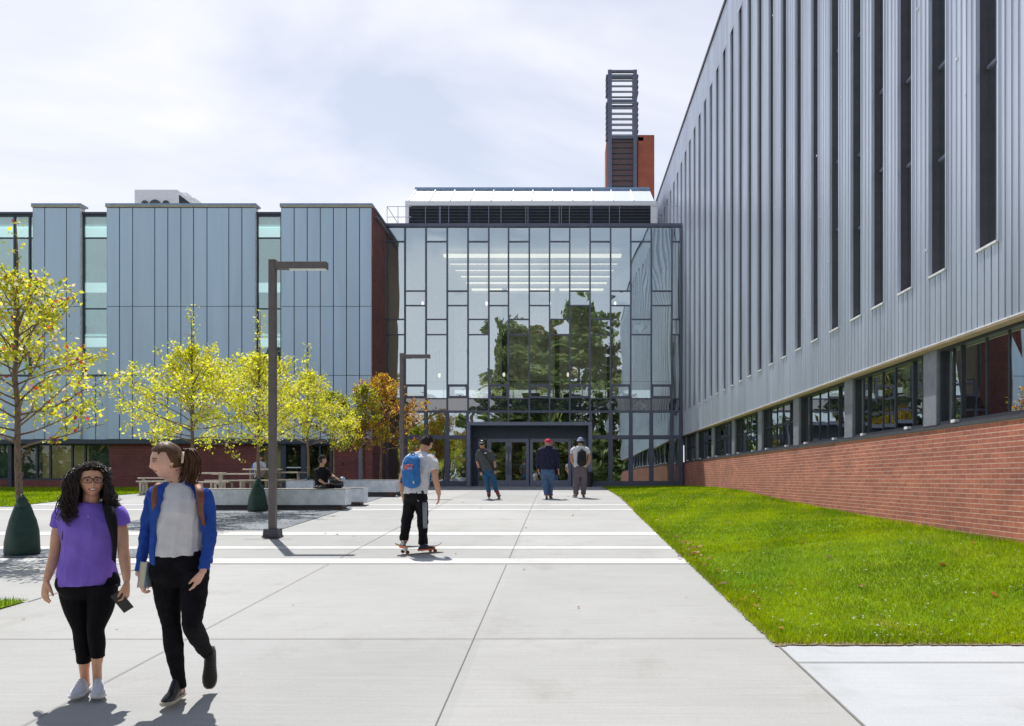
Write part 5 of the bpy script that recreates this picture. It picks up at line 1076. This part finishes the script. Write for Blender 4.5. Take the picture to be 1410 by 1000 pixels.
# louvred stair tower
def build_tower():
    d = 50.0; X = lambda x: px(x, d); Z = lambda y: pz(y, d)
    b = thing('louvered_chimney_tower', 'tall open louver tower beside a red brick shaft above the glass hall roof', 'tower', (X(857), d, 12))
    m = MB(); m.box(X(878.5), X(901), d, d+2.6, 12, Z(186)); m.box(X(836), X(878.5), d+.9, d+2.6, 12, Z(187)); m.build('brick_shaft', MT['brick_t'], b)
    f = MB(); dp = .9
    for x0, x1 in ((837, 842.5), (872, 877)):
        for y0 in (d-.1, d+.65): f.box(X(x0), X(x1), y0, y0+.2, 12, Z(97))
    for y0 in (d-.1, d+.65):
        for z in (97.5, 138, 189): f.box(X(842.5), X(872), y0, y0+.2, Z(z+2.6), Z(z))
    f.box(X(877), X(886), d, d+.2, Z(194), Z(189)); f.build('tower_frame', MT['frame'], b)
    l = MB()
    for i in range(12):
        y = 97.5+7.6*(i+1)
        if abs(y-138) < 3: continue
        zz = Z(y); l.box(X(842), X(872.5), d-.12, d+.02, zz, zz+.07, 0); l.box(X(834.5), X(836.8), d-.05, d+.7, zz-.03, zz+.09, 1); l.box(X(877.2), X(879), d-.05, d+.7, zz-.03, zz+.09, 1)
        l.box(X(842), X(872.5), d+.62, d+.76, zz+.02, zz+.08, 0)
    l.build('louver', [MT['tower_slat'], MT['frame']], b)
    l = MB(); l.box(X(842.5), X(872), d+.05, d+.15, 12, Z(191), 0)
    for i in range(9): zz = Z(196+7.6*i); l.box(X(842.5), X(872), d-.06, d+.05, zz, zz+.06, 1)
    l.build('tower_panel', [MT['tower_panel'], MT['jamb']], b)
build_tower()

# ================================================================== LEFT BUILDING
def build_left():
    YL = 34.0; X = lambda x: px(x, YL); Z = lambda y: pz(y, YL)
    b = thing('blue_panel_building', 'three storey wing in blue grey metal panels over a recessed dark red brick ground floor', 'building', (-16, YL, 1.38))
    zt, zb = Z(285), Z(605)
    secs = [((-420, -240), (-390, -350, -300)), ((-150, -60), (-120, -80)), ((45, 110.5), (61.5, 91.5)), ((147, 351.5), (164.5, 182.5, 213, 231, 249, 266.5, 285, 315, 333)), ((387, 511.5), (405, 423, 441, 459, 477, 495))]
    seam = .02
    for (p, q), js in secs:
        m = MB(); ex = [p]+list(js)+[q]
        for a, c in zip(ex, ex[1:]):
            for z0, z1 in ((605, 517), (517, 422), (422, 286)):
                m.box(X(a)+seam, X(c)-seam, YL, YL+.06, Z(z0)+seam*.6, Z(z1)-seam*.6, 0)
        m.box(X(p)+.012, X(q)-.012, YL+.035, YL+.35, zb, zt, 1)
        m.box(X(p)-.0, X(p)+.011, YL-.005, YL+.3, zb, zt, 2); m.box(X(q)-.011, X(q), YL-.005, YL+.3, zb, zt, 2)
        m.build('metal_cladding', [MT['metal_l'], MT['navy'], MT['white_trim']], b)
        c = MB(); c.box(X(p)-.04, X(q)+.05, YL-.05, YL+.5, Z(284.5)+.05, Z(280.5), 0); c.box(X(p)-.04, X(q)+.05, YL-.055, YL+.3, Z(285.5), Z(284.5)+.045, 1); c.build('coping', [MT['metal_cap'], MT['soffit']], b)
    # strip windows
    rn = random.Random(2)
    for (p, q, ms, yb_) in ((-240, -150, (-195,), 517), (-60, 45, (-25, 16, 37), 517), (110.5, 147, (), 517), (351.5, 387, (), 517)):
        yw = YL+.16; zt_ = Z(294); z0 = Z(yb_); a, c = X(p), X(q)
        f = MB(); f.box(a, a+.05, yw, yw+.1, z0, zt_); f.box(c-.09, c, yw, yw+.1, z0, zt_); f.box(a+.05, c-.09, yw, yw+.1, zt_-.07, zt_); f.box(a+.05, c-.09, yw, yw+.1, z0, z0+.06)
        for z in (326, 424): f.box(a+.05, c-.09, yw+.005, yw+.1, Z(z)-.025, Z(z)+.025)
        for x in ms: f.box(X(x)-.035, X(x)+.035, yw-.005, yw+.1, z0, zt_)
        fo = f.build('strip_window', MT['navy'], b)
        g_ = MB(); o = [rn.uniform(-.01, .01) for _ in range(8)]; zs = [z0, Z(424), Z(326), zt_]
        for k in range(3): g_.face([(a, yw+.05+o[k], zs[k]), (c, yw+.05+o[k+1], zs[k]), (c, yw+.05+o[k+3], zs[k+1]), (a, yw+.05+o[k+2], zs[k+1])])
        g_.build('pane', MT['glass_left'], fo)
        # panels under the strip
        u = MB(); mid = X((p+q)/2+1)
        u.box(mid+seam, c-seam, YL+.1, YL+.16, zb, Z(518.5)); u.build('spandrel_panel', MT['metal_l'], b); u = MB(); u.box(a+seam, mid-seam, YL+.1, YL+.16, zb, Z(518.5), 0)
        u.box(a+.001, c-.001, YL+.17, YL+.35, zb, z0, 1); u.build('spandrel_panel', [MT['metal_l'], MT['navy']], b); u = MB(); u.box(a+.001, c-.001, YL+.1, YL+.5, zt_, zt_+.1, 1); u.build('window_head', [MT['metal_l'], MT['navy']], b)
    # rooms behind the strips
    r = MB(); xl, xr = X(-420), X(520)
    for z in (3.5, 8.05, 12.75): r.box(xl, xr-.3, YL+.5, 41, z, z+.30)
    r.box(xl, xr-.3, 40.9, 41.1, 1.3, 13); r.build('interior_floor', MT['ceiling'], b)
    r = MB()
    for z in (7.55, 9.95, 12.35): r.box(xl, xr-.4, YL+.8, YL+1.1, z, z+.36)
    r.build('ceiling_glow_strip', MT['cool_glow'], b)  # glowing bands added behind the glass to brighten the strips, not real lamps
    r = MB(); r.box(xl, xr-.1, YL+.5, 42, 13.06, 13.1); r.build('roof', MT['roof'], b)
    # brick return towards the hall and back of the wing
    w = MB(); xe = px(511.8, YL)+.03
    w.box(xe-.3, xe, YL+.012, 36.58, 1.2, 13.36); w.build('brick_return', MT['brick_y2'], b)
    w = MB(); w.box(xe-.33, xe+.03, YL+.5, 36.6, 13.36, 13.46); w.build('coping', MT['metal_cap'], b)
    # ground floor
    t = MB(); t.box(xl, xe-.31, YL+.03, YL+.55, Z(611), zb-.003, 0); t.build('base_trim', MT['navy'], b)
    yb2 = YL+.30; zg = 1.25; zc = Z(611)-.002
    w = MB()
    for p, q in ((-420, -150), (145, 352.5), (455, 500)): w.box(X(p), X(q), yb2, yb2+.3, zg, zc)
    w.box(X(-150), X(145), yb2+.02, yb2+.3, zg, Z(661)); w.box(X(500), xe-.31, yb2-.02, yb2+.3, zg, zc)
    w.build('brick_wall', MT['brick_x'], b)
    def shop(p, q, ms, ylo, name, cols, wide=()):
        f = MB(); z0 = Z(ylo) if ylo < 665 else 1.39; a, c = X(p), X(q); y = yb2+.06
        f.box(a, a+.06, y, y+.1, z0, zc); f.box(c-.06, c, y, y+.1, z0, zc); f.box(a+.06, c-.06, y, y+.1, z0, z0+.07); f.box(a+.06, c-.06, y, y+.1, zc-.06, zc)
        for x in ms: f.box(X(x)-.035, X(x)+.035, y-.004, y+.1, z0+.07, zc-.06)
        for x0, x1 in wide: f.box(X(x0), X(x1), y-.15, y+.1, 1.39, zc)
        fo = f.build(name, MT['navy'], b); g_ = MB(); g_.face([(a, y+.05, z0), (c, y+.05, z0), (c, y+.055, zc), (a, y+.053, zc)]); g_.build('pane', MT['glass_low'], fo)
        for (x0, x1, k, yo) in cols:
            s = MB(); s.box(X(x0), X(x1), y+yo, y+yo+.03, 1.45, zc-.02); s.build('blind' if k == 'blind' else 'interior_panel', MT[k], fo)
    shop(-150, 145, (-110, -70, -30, 18, 43, 61.5, 92, 110), 661, 'ground_window', [(44, 109, 'blind', .35), (-100, -40, 'blind', .35), (111, 144, 'teal', .5), (-30, 42, 'teal', .5)], wide=((6, 11),))
    shop(352.5, 455, (365, 437), 672, 'entrance_glazing', [(354, 378, 'blind', .4), (380, 455, 'room_dark', 2.6)], wide=((384, 391), (412, 419), (452, 455)))
    m = MB(); y = yb2-.05; m.box(X(391), X(412), y, y+.03, Z(644.5), Z(643)); m.box(X(419), X(424), y, y+.03, Z(644.5), Z(643)); m.build('door_bar', MT['white_trim'], b)
    m = MB(); m.box(X(492), X(496), yb2-.10, yb2-.03, 1.39, zc); m.build('downpipe', MT['frame_light'], b)
    m = MB(); m.box(X(468.5), X(471), yb2-.04, yb2-.001, Z(640), Z(637.5)); m.build('wall_light', MT['black'], b)
build_left()
# rooftop unit
def rooftop():
    d = 40.0; X = lambda x: px(x, d); Z = lambda y: pz(y, d)
    b = thing('rooftop_air_unit', 'white boxy ventilation unit with round dark fans on the roof of the panelled wing', 'ventilation unit', (X(215), d, 13.1))
    m = MB(); m.box(X(185), X(244.5), d, d+3.2, 13.1, Z(261)); m.build('casing', MT['white'], b, bevel=.03)
    for x, r in ((214, .30), (200, .17), (229, .17)):
        f = MB(); c = (X(x), d-.03, Z(283.5 if r > .2 else 281))
        th = np.linspace(0, 2*math.pi, 24, endpoint=False)
        f.prism([(c[0]+r*math.cos(t), c[2]+r*math.sin(t)) for t in th], 'y', d-.06, d-.001, 0)
        f.prism([(c[0]+r*.35*math.cos(t), c[2]+r*.35*math.sin(t)) for t in th], 'y', d-.08, d-.061, 1); f.build('fan', [MT['jamb'], MT['dark']], b)
    m = MB(); m.box(X(244.5)+.001, X(244.5)+.02, d+.15, d+2.6, 13.3, Z(267)); m.build('vent_grille', MT['dark'], b)
    m = MB(); x2 = lambda x: px(x, d+3.5); m.box(x2(246), x2(257), d+3.5, d+5.5, 13.1, pz(265, d+3.5)); m.box(x2(257)+.001, x2(263), d+4, d+5.3, 13.1, pz(268, d+3.5)); m.build('duct', MT['white'], b, bevel=.02)
rooftop()
# ================================================================== TREES
def leaf_mesh(name, pos, size, cols, rng, mt, grow=None):
    """kite-shaped leaves, folded a little along the midrib: 4 corners each"""
    n = len(pos); s = size*rng.uniform(.65, 1.25, n)
    a = rng.normal(size=(n, 3)); a[:, 2] -= .35; a /= np.linalg.norm(a, axis=1)[:, None]
    b = rng.normal(size=(n, 3)); b -= a*(a*b).sum(1)[:, None]; b /= np.linalg.norm(b, axis=1)[:, None]
    c = np.cross(a, b)
    V = np.empty((n, 4, 3)); fold = rng.uniform(-.1, .25, n)[:, None]
    V[:, 0] = pos; V[:, 1] = pos+a*(s*.5)[:, None]+b*(s*.32)[:, None]+c*fold*s[:, None]; V[:, 2] = pos+a*s[:, None]; V[:, 3] = pos+a*(s*.5)[:, None]-b*(s*.32)[:, None]+c*fold*s[:, None]
    me = bpy.data.meshes.new(name); me.vertices.add(4*n); me.vertices.foreach_set('co', V.ravel())
    idx = (np.arange(n)*4)[:, None]+np.array([0, 1, 2, 0, 2, 3]); me.loops.add(6*n); me.loops.foreach_set('vertex_index', idx.ravel())
    me.polygons.add(2*n); me.polygons.foreach_set('loop_start', np.arange(0, 6*n, 3)); me.update(calc_edges=True)
    add_col(me, np.repeat(cols, 4, axis=0)); me.materials.append(mt); return me
YEL = [((.84, .82, .04), .60), ((.66, .72, .05), .20), ((.30, .40, .03), .09), ((.80, .68, .42), .10), ((.55, .18, .04), .01)]
YEL1 = [((.80, .76, .05), .46), ((.52, .56, .04), .24), ((.24, .30, .03), .14), ((.70, .60, .40), .12), ((.60, .08, .03), .04)]
ORA = [((.78, .52, .03), .40), ((.48, .34, .04), .22), ((.52, .18, .04), .20), ((.20, .20, .03), .12), ((.36, .06, .05), .08)]
GRN = [((.58, .60, .04), .48), ((.20, .28, .03), .40), ((.55, .48, .06), .10), ((.45, .18, .05), .05)]
RED = [((.55, .36, .03), .30), ((.50, .20, .05), .28), ((.36, .07, .06), .22), ((.30, .26, .04), .20)]
DGR = [((.15, .21, .07), .5), ((.22, .28, .09), .3), ((.32, .33, .11), .2)]
DGO = [((.14, .19, .05), .4), ((.24, .22, .06), .3), ((.36, .24, .07), .3)]
def pick(pal, n, rng, lo=.75, hi=1.2):
    P = np.array([p[0] for p in pal]); w = np.array([p[1] for p in pal]); C = P[rng.choice(len(P), n, p=w/w.sum())]
    return C*rng.uniform(lo, hi, n)[:, None]
def tree(label, X, Y, H, Rc, base, pal, seed, nleaf, size, group, tr=.045, pal_low=None, nb=46, shape=.8, z=None, mt='leaf', spike=1.0, lean=0, lowred=False, rnd=False, topf=.97):
    rng = np.random.default_rng(seed); zz = g(Y) if z is None else z
    root = thing('autumn_tree' if mt == 'leaf' else 'leafy_tree', label, 'tree', (X, Y, zz), group)
    tk = MB(); k = 12
    tz = np.linspace(-.1, H, k); wob = np.cumsum(rng.normal(0, .012*H/5, (k, 2)), axis=0); wob -= wob[0]; wob[:, 0] += lean*np.linspace(0, 1, k)
    tp = np.column_stack([wob, tz]); rad = tr*(1-np.clip(tz/H, 0, 1))**.8+.006*H/5; rad[0] *= 1.35; rad[1] *= 1.1
    tk.tube(tp, rad, n=8)
    at = lambda h: np.array([np.interp(h, tz, tp[:, 0]), np.interp(h, tz, tp[:, 1]), h])
    L = []; W = []
    for i in range(nb):
        t = (i+.5)/nb; t = t**(.92); h = base+(H*topf-base)*t
        prof = ((1-t)**shape)*(.72+.28*min(1, t/.14)) if not rnd else math.sqrt(max(.03, 1-((t-.42)/.62)**2)); ln = Rc*prof*rng.uniform(.72, 1.18)+.10*H/5*spike
        az = i*2.39996+rng.normal(0, .35); el = R(rng.uniform(4, 22)+t*(34 if topf > .9 else 44))
        d = np.array([math.cos(az)*math.cos(el), math.sin(az)*math.cos(el), math.sin(el)])
        p = [at(h)]; q = 6
        for s in range(q):
            d = d+rng.normal(0, .10, 3)+np.array([0, 0, .035 if s < 4 else -.04]); d /= np.linalg.norm(d); p.append(p[-1]+d*ln/q)
        p = np.array(p); r0 = max(.006, np.interp(h, tz, rad)*.42); tk.tube(p, np.linspace(r0, .0035*H/5, len(p)), n=5)
        for s in np.linspace(.34, 1, max(3, int(ln*14/(H/5)))):
            f = s*q; j = min(int(f), q-1); o = p[j]+(p[j+1]-p[j])*(f-j); L.append((o, .035*H/5)); W.append((.35+.8*s)*(ln+.12*H/5)/max(3, int(ln*14/(H/5)))*6)
        for _ in range(5):
            s = rng.uniform(.3, .98); f = s*q; j = min(int(f), q-1); o = p[j]+(p[j+1]-p[j])*(f-j)
            v = d*.6+rng.normal(0, .55, 3)+np.array([0, 0, .12]); v /= np.linalg.norm(v); tl = ln*rng.uniform(.16, .42)*(1.15-s*.5)
            e = o+v*tl*.5; e2 = e+(v+rng.normal(0, .25, 3))*tl*.5
            tk.tube([o, e, e2], [.0045*H/5, .0035*H/5, .002*H/5], n=4)
            for w in (.35, .6, .8, 1.0):
                L.append(((o+(e-o)*w*2) if w <= .5 else (e+(e2-e)*(w*2-1)), .04*H/5)); W.append(1.1*(ln+.12*H/5))
    for h in np.linspace(H*.78, H, 12): L.append((at(h), .05*H/5)); W.append(.28*H/5 if topf > .9 else 1.5)
    tk.build('trunk', MT['bark'], None, smooth=True).parent = root
    P = np.array([l[0] for l in L]); S = np.array([l[1] for l in L]); W = np.array(W)
    ci = rng.choice(len(P), nleaf, p=W/W.sum()); pos = P[ci]+rng.normal(size=(nleaf, 3))*S[ci][:, None]*1.5
    cols = pick(pal, nleaf, rng)
    if pal_low:
        c2 = pick(pal_low, nleaf, rng); t = np.clip((pos[:, 2]-base)/(H-base), 0, 1); m = rng.random(nleaf) > t*1.7; cols[m] = c2[m]
    link('crown', leaf_mesh('crown', pos, size, cols, rng, MT[mt]), root)
    return root
GR = 'young autumn trees on the plaza'
def at(xp, yp): d = 1925/(yp-608); return px(xp, d), d
X, Y = at(30, 764); tree('tall sparse yellow tree rising from the dark green bag by the gravel strip', X, Y, 5.15, 1.95, 1.60, YEL1, 21, 4600, .078, GR, tr=.052, nb=44, shape=.62, spike=1.1, lean=-.10, topf=.80)
X, Y = 0, 18.0; tree('bright yellow tree with a pointed top behind the ponytailed woman', px(264, Y), Y, 4.75, 2.15, 1.65, YEL, 33, 8500, .068, GR, nb=56, spike=.9, shape=.95, topf=.80)
Y = 20.0; tree('yellow tree rising from the green bag beside the long bench', px(356, Y), Y, 5.0, 2.25, 1.65, YEL, 37, 7600, .068, GR, nb=54, shape=.95, spike=.9, lean=.08, topf=.76)
Y = 25.6; tree('yellow tree standing behind the seated person in black', px(425, Y), Y, 4.95, 2.2, 1.60, YEL, 41, 7400, .07, GR, nb=54, shape=.95, spike=.9, topf=.78)
Y = 28.0; tree('low green and yellow tree behind the far bench, beside the seated person', px(460, Y), Y, 3.6, 1.6, 1.5, GRN, 45, 4200, .085, GR)
Y = 28.4; tree('green tree turning orange low down, before the brick wall', px(499, Y), Y, 3.9, 1.4, 1.5, GRN, 49, 4000, .085, GR, pal_low=ORA)
Y = 29.0; tree('orange and red tree next to the slim lamp post', px(524, Y), Y, 4.35, 2.1, 1.5, ORA, 53, 4600, .09, GR, pal_low=RED)
# big trees across the street, behind the camera: the hall glass mirrors them
GB = 'big trees mirrored in the hall glass'
for i, (x, y, h, r, pl) in enumerate(((-5.6, -14, 19.0, 4.6, DGR), (2.6, -17, 21.5, 5.0, DGR), (-19.5, -10, 13.0, 4.2, DGO), (-1.5, -30, 21, 5.5, DGO), (-29, -20, 16, 5.5, DGR))):
    tree(('dense dark green tree mirrored in the middle panes of the hall', 'tallest dark tree mirrored above the entrance doors', 'low brownish tree mirrored behind the slim lamp post', 'olive tree mirrored farther back between the two tall crowns', 'broad dark tree mirrored in the strip windows of the wing')[i], x, y, h, r, 1.0, pl, 70+i, 13000, .66, GB, tr=.32, nb=60, shape=.45, z=g(y)-.06, mt='leaf2', spike=.3, rnd=True)
# the wood across the road, far behind the camera: one mass that only shows mirrored
def wood():
    rng = np.random.default_rng(77); pos = []
    for k in range(60):
        x = -95+k*3.0+rng.normal(0, 1); y = -58+rng.normal(0, 7); h = rng.uniform(8, 14); r = rng.uniform(3, 5); n = 330
        q = rng.normal(size=(n, 3)); q /= np.linalg.norm(q, axis=1)[:, None]; q *= (rng.random(n)**.4)[:, None]*np.array([r, r, h*.5]); q += np.array([x, y, -.9+h*.5]); pos.append(q)
    pos = np.vstack(pos); pos = pos[pos[:, 2] > -.9]; me = leaf_mesh('far_wood', pos, 1.25, pick(DGR+DGO, len(pos), rng, .6, 1.2), rng, MT['leaf2']); o = link('far_wood', me); o['kind'] = 'stuff'
wood()
GC = 'garden trees behind the glass hall'
for i, (x, y, h, pl) in enumerate(((-5.0, 55, 8.5, YEL1), (-.5, 57, 9.5, GRN), (3.6, 54, 8.0, DGO))):
    tree(('yellow tree seen through the hall and its back window', 'green tree seen through the middle of the hall', 'dark tree seen through the hall behind the doors')[i], x, y, h, 2.6, 1.6, pl, 90+i, 2500, .22, GC, tr=.1, nb=40, shape=.5, z=1.37)
# green watering bags laced round three trunks
def bag(label, X, Y, h, r, seed):
    rng = random.Random(seed); o = thing('watering_bag', label, 'watering bag', (X, Y, g(Y)), 'tree watering bags')
    prof = [(0, .97), (.04, 1.03), (.2, 1.02), (.4, .93), (.6, .76), (.76, .56), (.86, .42), (.90, .30)]
    rings = []
    n = 28
    for t, q in prof:
        ring = []
        for j in range(n):
            a = 2*math.pi*j/n; w = 1+.035*math.sin(5*a+t*6+seed)+.03*math.sin(9*a-t*9)*(t > .3)+.05*math.sin(3*a+seed)*t
            ring.append((r*q*w*math.cos(a), r*q*w*.9*math.sin(a), h*t))
        rings.append(ring)
    m = MB(); m.rings(rings); ob = m.build('bag', MT['bag_green'], None, smooth=True); ob.parent = o
    m = MB(); m.tube([(.04, -.08, h*.86), (.05, -.085, h*.93), (.03, -.07, h*1.0)], [.07, .085, .045], n=10, caps='round'); m.tube([(-.09, 0, h*.88), (0, -.1, h*.89), (.09, 0, h*.88), (0, .09, h*.89), (-.09, 0, h*.88)], .02, n=6)
    q = m.build('neck_tie', MT['bag_green'], None, smooth=True); q.parent = o
    m = MB(); m.rings([[(r*1.0*math.cos(2*math.pi*j/n), r*.9*math.sin(2*math.pi*j/n), zz) for j in range(n)] for zz in (0, .035)]); q = m.build('hem', MT['black'], None); q.parent = o
    return o
X, Y = at(31, 764); bag('large dark green tree bag on the gravel strip beside the purple top', X, Y, .90, .24, 1)
bag('green tree bag standing before the long bench, partly behind the lamp post', px(357, 20.0)-.02, 19.95, .80, .23, 2)
bag('dark green tree bag behind the seated person in black', px(424, 25.6), 25.6, .62, .27, 3)
bag('small green tree bag behind the far bench end', px(499, 28.4), 28.4, .45, .26, 4)

# ================================================================== FURNITURE
def lamp(label, X, Y, H, wd=.125, arm=.93):
    z = g(Y)+.010; o = thing('street_lamp', label, 'street lamp', (X, Y, z), 'square arm lamps'); w = wd/2
    m = MB(); m.box(X-w, X+w, Y-w, Y+w, z+.15, z+H); m.build('post', MT['post'], o, bevel=.012)
    m = MB(); m.box(X-.15, X+.15, Y-.15, Y+.15, z, z+.03); m.prism([(-.14+X, z+.03), (.14+X, z+.03), (.125+X, z+.16), (-.125+X, z+.16)], 'y', Y-.13, Y+.13); m.build('base_cover', MT['jamb'], o, bevel=.008)
    m = MB(); m.box(X+w+.001, X+w+arm, Y-.07, Y+.07, z+H-.155, z+H-.03); m.build('arm', MT['post'], o, bevel=.006)
    m = MB(); m.box(X+w+.25, X+w+arm-.02, Y-.06, Y+.06, z+H-.165, z+H-.156); m.build('lens', MT['white'], o)
    m = MB(); m.box(X-w-.004, X+w+.004, Y-w-.004, Y+w+.004, z+H+.001, z+H+.012); m.build('cap', MT['soffit'], o); return o
lamp('tall brown square lamp post with one arm by the gravel bed', px(375.5, 14.5), 14.5, 5.02)
lamp('slim lamp post with one arm beside the orange tree', px(553.5, 26.0), 26.0, 4.62, .13, .85)
m = MB(); sheet(m, rect(px(375.5, 14.5)-.42, px(375.5, 14.5)+.45, 14.24, 14.262), .012); struct('paving_joint', m, MT['joint'])
def bench(label, x0, x1, Y, dep, ztop, h, mt='bench', rz=0):
    cx = (x0+x1)/2; z0 = ztop-h; o = thing('concrete_bench', label, 'bench', (cx, Y+dep/2, g(Y)), 'long concrete benches')
    m = MB(); m.box(x0, x1, Y, Y+dep, z0+.10, ztop-.03); m.build('slab', MT[mt], o, bevel=.012)
    m = MB(); m.box(x0+.012, x1-.012, Y+.012, Y+dep-.012, ztop-.03, ztop); m.build('seat_top', MT['bench_top'], o, bevel=.008)  # same concrete as the slab, tinted beige for the side light on it
    m = MB(); m.box(x0+.10, x1-.10, Y+.09, Y+dep-.09, z0-.12, z0+.10); m.build('plinth', MT['jamb'], o)
    m = MB(); m.box(x1-.22, x1-.12, Y+.075, Y+.13, z0-.02, z0+.10); m.build('foot', MT['rust'], o)
    if rz: o.rotation_euler = (0, 0, rz)
    return o
bench('long grey concrete bench behind the lamp post, nearest the gravel', px(205, 20.3), px(475.5, 20.3), 20.3, .58, pz(673, 20.3), .52)
bench('short pale concrete bench end tucked behind the long bench', px(425, 21.6), px(500, 21.6), 21.6, .55, pz(671.3, 21.6), .50)
bench('far concrete bench in front of the orange tree', px(434, 25.2), px(545, 25.2), 25.2, .6, pz(660.5, 25.2), .50)
bench('concrete bench block behind the seated person and its bag', px(394, 24.2), px(431, 24.2), 24.2, .6, pz(661, 24.2), .48)
bench('farthest concrete bench beyond the slim lamp post', px(500, 27.3), px(566, 27.3), 27.3, .6, pz(661.3, 27.3), .46)
def table(label, X, Y, w=1.25, h=.74, rz=0):
    o = thing('picnic_table', label, 'picnic table', (X, Y, g(Y)), 'pale picnic tables')
    m = MB(); m.box(-w/2, w/2, -.38, .38, h-.05, h); q = m.build('tabletop', MT['table'], None, bevel=.008); q.parent = o
    for s in (-1, 1):
        m = MB(); m.box(-w/2+.02, w/2-.02, s*.72-.14, s*.72+.14, .42, .465); q = m.build('seat', MT['table'], None, bevel=.006); q.parent = o
    for s in (-1, 1):
        m = MB(); x = s*w*.36
        m.box(x-.035, x+.035, -.06, .06, .05, h-.05); m.box(x-.03, x+.03, -.78, .78, .36, .418); m.box(x-.035, x+.035, -.45, .45, 0, .05)
        for t in (-1, 1): m.box(x-.028, x+.028, t*.72-.05, t*.72+.05, 0, .36)
        q = m.build('leg', MT['table'], None); q.parent = o
    o.rotation_euler = (0, 0, rz); return o
table('pale picnic table behind the shoulder of the woman in blue', px(287, 26.4), 26.4, 1.0, .76, R(12))
table('low pale picnic table before the brick wall, between two tree trunks', px(326, 28.6), 28.6, 1.5, .70, R(-6))
table('pale picnic table where a person in white sits', px(362, 28.9), 28.9, 1.2, .86, R(4))
table('pale picnic table by the entrance columns of the panelled wing', px(396, 29.6), 29.6, 1.2, .74, R(-10))
table('pale picnic table between the two walking women', px(213, 27.3), 27.3, .95, .58, R(20))
def bin_():
    d = 35.9; X, z = px(811, d), g(d); o = thing('litter_bin', 'round black litter bin beside the entrance portal behind the backpack wearer', 'litter bin', (X, d, z))
    th = np.linspace(0, 2*math.pi, 20, endpoint=False); C = lambda r, h: [(X+r*math.cos(t), d+r*math.sin(t), z+h) for t in th]
    m = MB(); m.rings([C(.15, 0), C(.16, .02), C(.185, .55), C(.19, .56)]); m.build('bin_body', MT['bin'], o, smooth=False)
    m = MB(); m.rings([C(.195, .56), C(.20, .60), C(.17, .66), C(.06, .69)]); m.build('lid', MT['black'], o)
bin_()
# ================================================================== SKY, SUN, CAMERA
SUN_EL = R(64); sx, sy = -.43, .90; k_ = math.hypot(sx, sy); SV = Vector((sx/k_*math.cos(SUN_EL), sy/k_*math.cos(SUN_EL), math.sin(SUN_EL)))
w = bpy.data.worlds.new('World'); SC.world = w; w.use_nodes = True; nt = w.node_tree; nt.nodes.clear(); L = nt.links
out = nt.nodes.new('ShaderNodeOutputWorld'); bg = nt.nodes.new('ShaderNodeBackground'); sky = nt.nodes.new('ShaderNodeTexSky'); sky.sky_type = 'NISHITA'; sky.sun_disc = False
sky.sun_elevation = SUN_EL; sky.sun_rotation = math.atan2(sx, sy) % (2*math.pi); sky.air_density = 1.0; sky.dust_density = .6; sky.altitude = 50
tc = nt.nodes.new('ShaderNodeTexCoord'); mp = nt.nodes.new('ShaderNodeMapping'); mp.inputs['Scale'].default_value = (1.0, 1.0, 2.1); mp.inputs['Rotation'].default_value = (0.1, .12, .3); mp.inputs['Location'].default_value = (.8, .2, .9); L.new(tc.outputs['Generated'], mp.inputs[0])
no = nt.nodes.new('ShaderNodeTexNoise'); no.inputs['Scale'].default_value = 1.7; no.inputs['Detail'].default_value = 5; no.inputs['Roughness'].default_value = .52; no.inputs['Distortion'].default_value = .5; L.new(mp.outputs[0], no.inputs['Vector'])
mr = nt.nodes.new('ShaderNodeMapRange'); mr.inputs['From Min'].default_value = .36; mr.inputs['From Max'].default_value = .58; mr.inputs['To Min'].default_value = .50; mr.inputs['To Max'].default_value = .97; L.new(no.outputs[0], mr.inputs['Value'])
# cloud veil: thick towards the horizon, thinning to clear blue overhead
sp = nt.nodes.new('ShaderNodeSeparateXYZ'); L.new(tc.outputs['Generated'], sp.inputs[0]); el = nt.nodes.new('ShaderNodeMapRange'); el.interpolation_type = 'SMOOTHSTEP'
for k, v in (('From Min', .46), ('From Max', .66), ('To Min', 1.0), ('To Max', .10)): el.inputs[k].default_value = v
L.new(sp.outputs['Z'], el.inputs['Value']); ml = nt.nodes.new('ShaderNodeMath'); ml.operation = 'MULTIPLY'; L.new(mr.outputs[0], ml.inputs[0]); L.new(el.outputs[0], ml.inputs[1])
mx = nt.nodes.new('ShaderNodeMix'); mx.data_type = 'RGBA'; ins = [i for i in mx.inputs if i.enabled]; L.new(ml.outputs[0], ins[0]); L.new(sky.outputs[0], ins[1]); ins[2].default_value = (8.1, 8.1, 8.6, 1); L.new([o for o in mx.outputs if o.enabled][0], bg.inputs[0])
bg.inputs[1].default_value = .1; L.new(bg.outputs[0], out.inputs[0])
sl = bpy.data.lights.new('sun', 'SUN'); sl.energy = 4.5; sl.angle = R(.5); sl.color = (1, .965, .92); so = bpy.data.objects.new('sun', sl); COL.objects.link(so); so.rotation_euler = SV.to_track_quat('Z', 'Y').to_euler()
cd = bpy.data.cameras.new('camera'); co = bpy.data.objects.new('camera', cd); COL.objects.link(co); co.location = (0, 0, CAMH); co.rotation_euler = (R(90), 0, 0)
cd.sensor_width = 36; cd.lens = F/1410*36; cd.shift_x = (705-VX)/1410; cd.shift_y = (VY-500)/1410; cd.clip_end = 2000; SC.camera = co
SC.view_settings.view_transform = 'Standard'; SC.view_settings.look = 'None'; SC.view_settings.exposure = .35; SC.view_settings.gamma = 1
SC.cycles.use_denoising = True; SC.cycles.max_bounces = 10; SC.cycles.transparent_max_bounces = 16
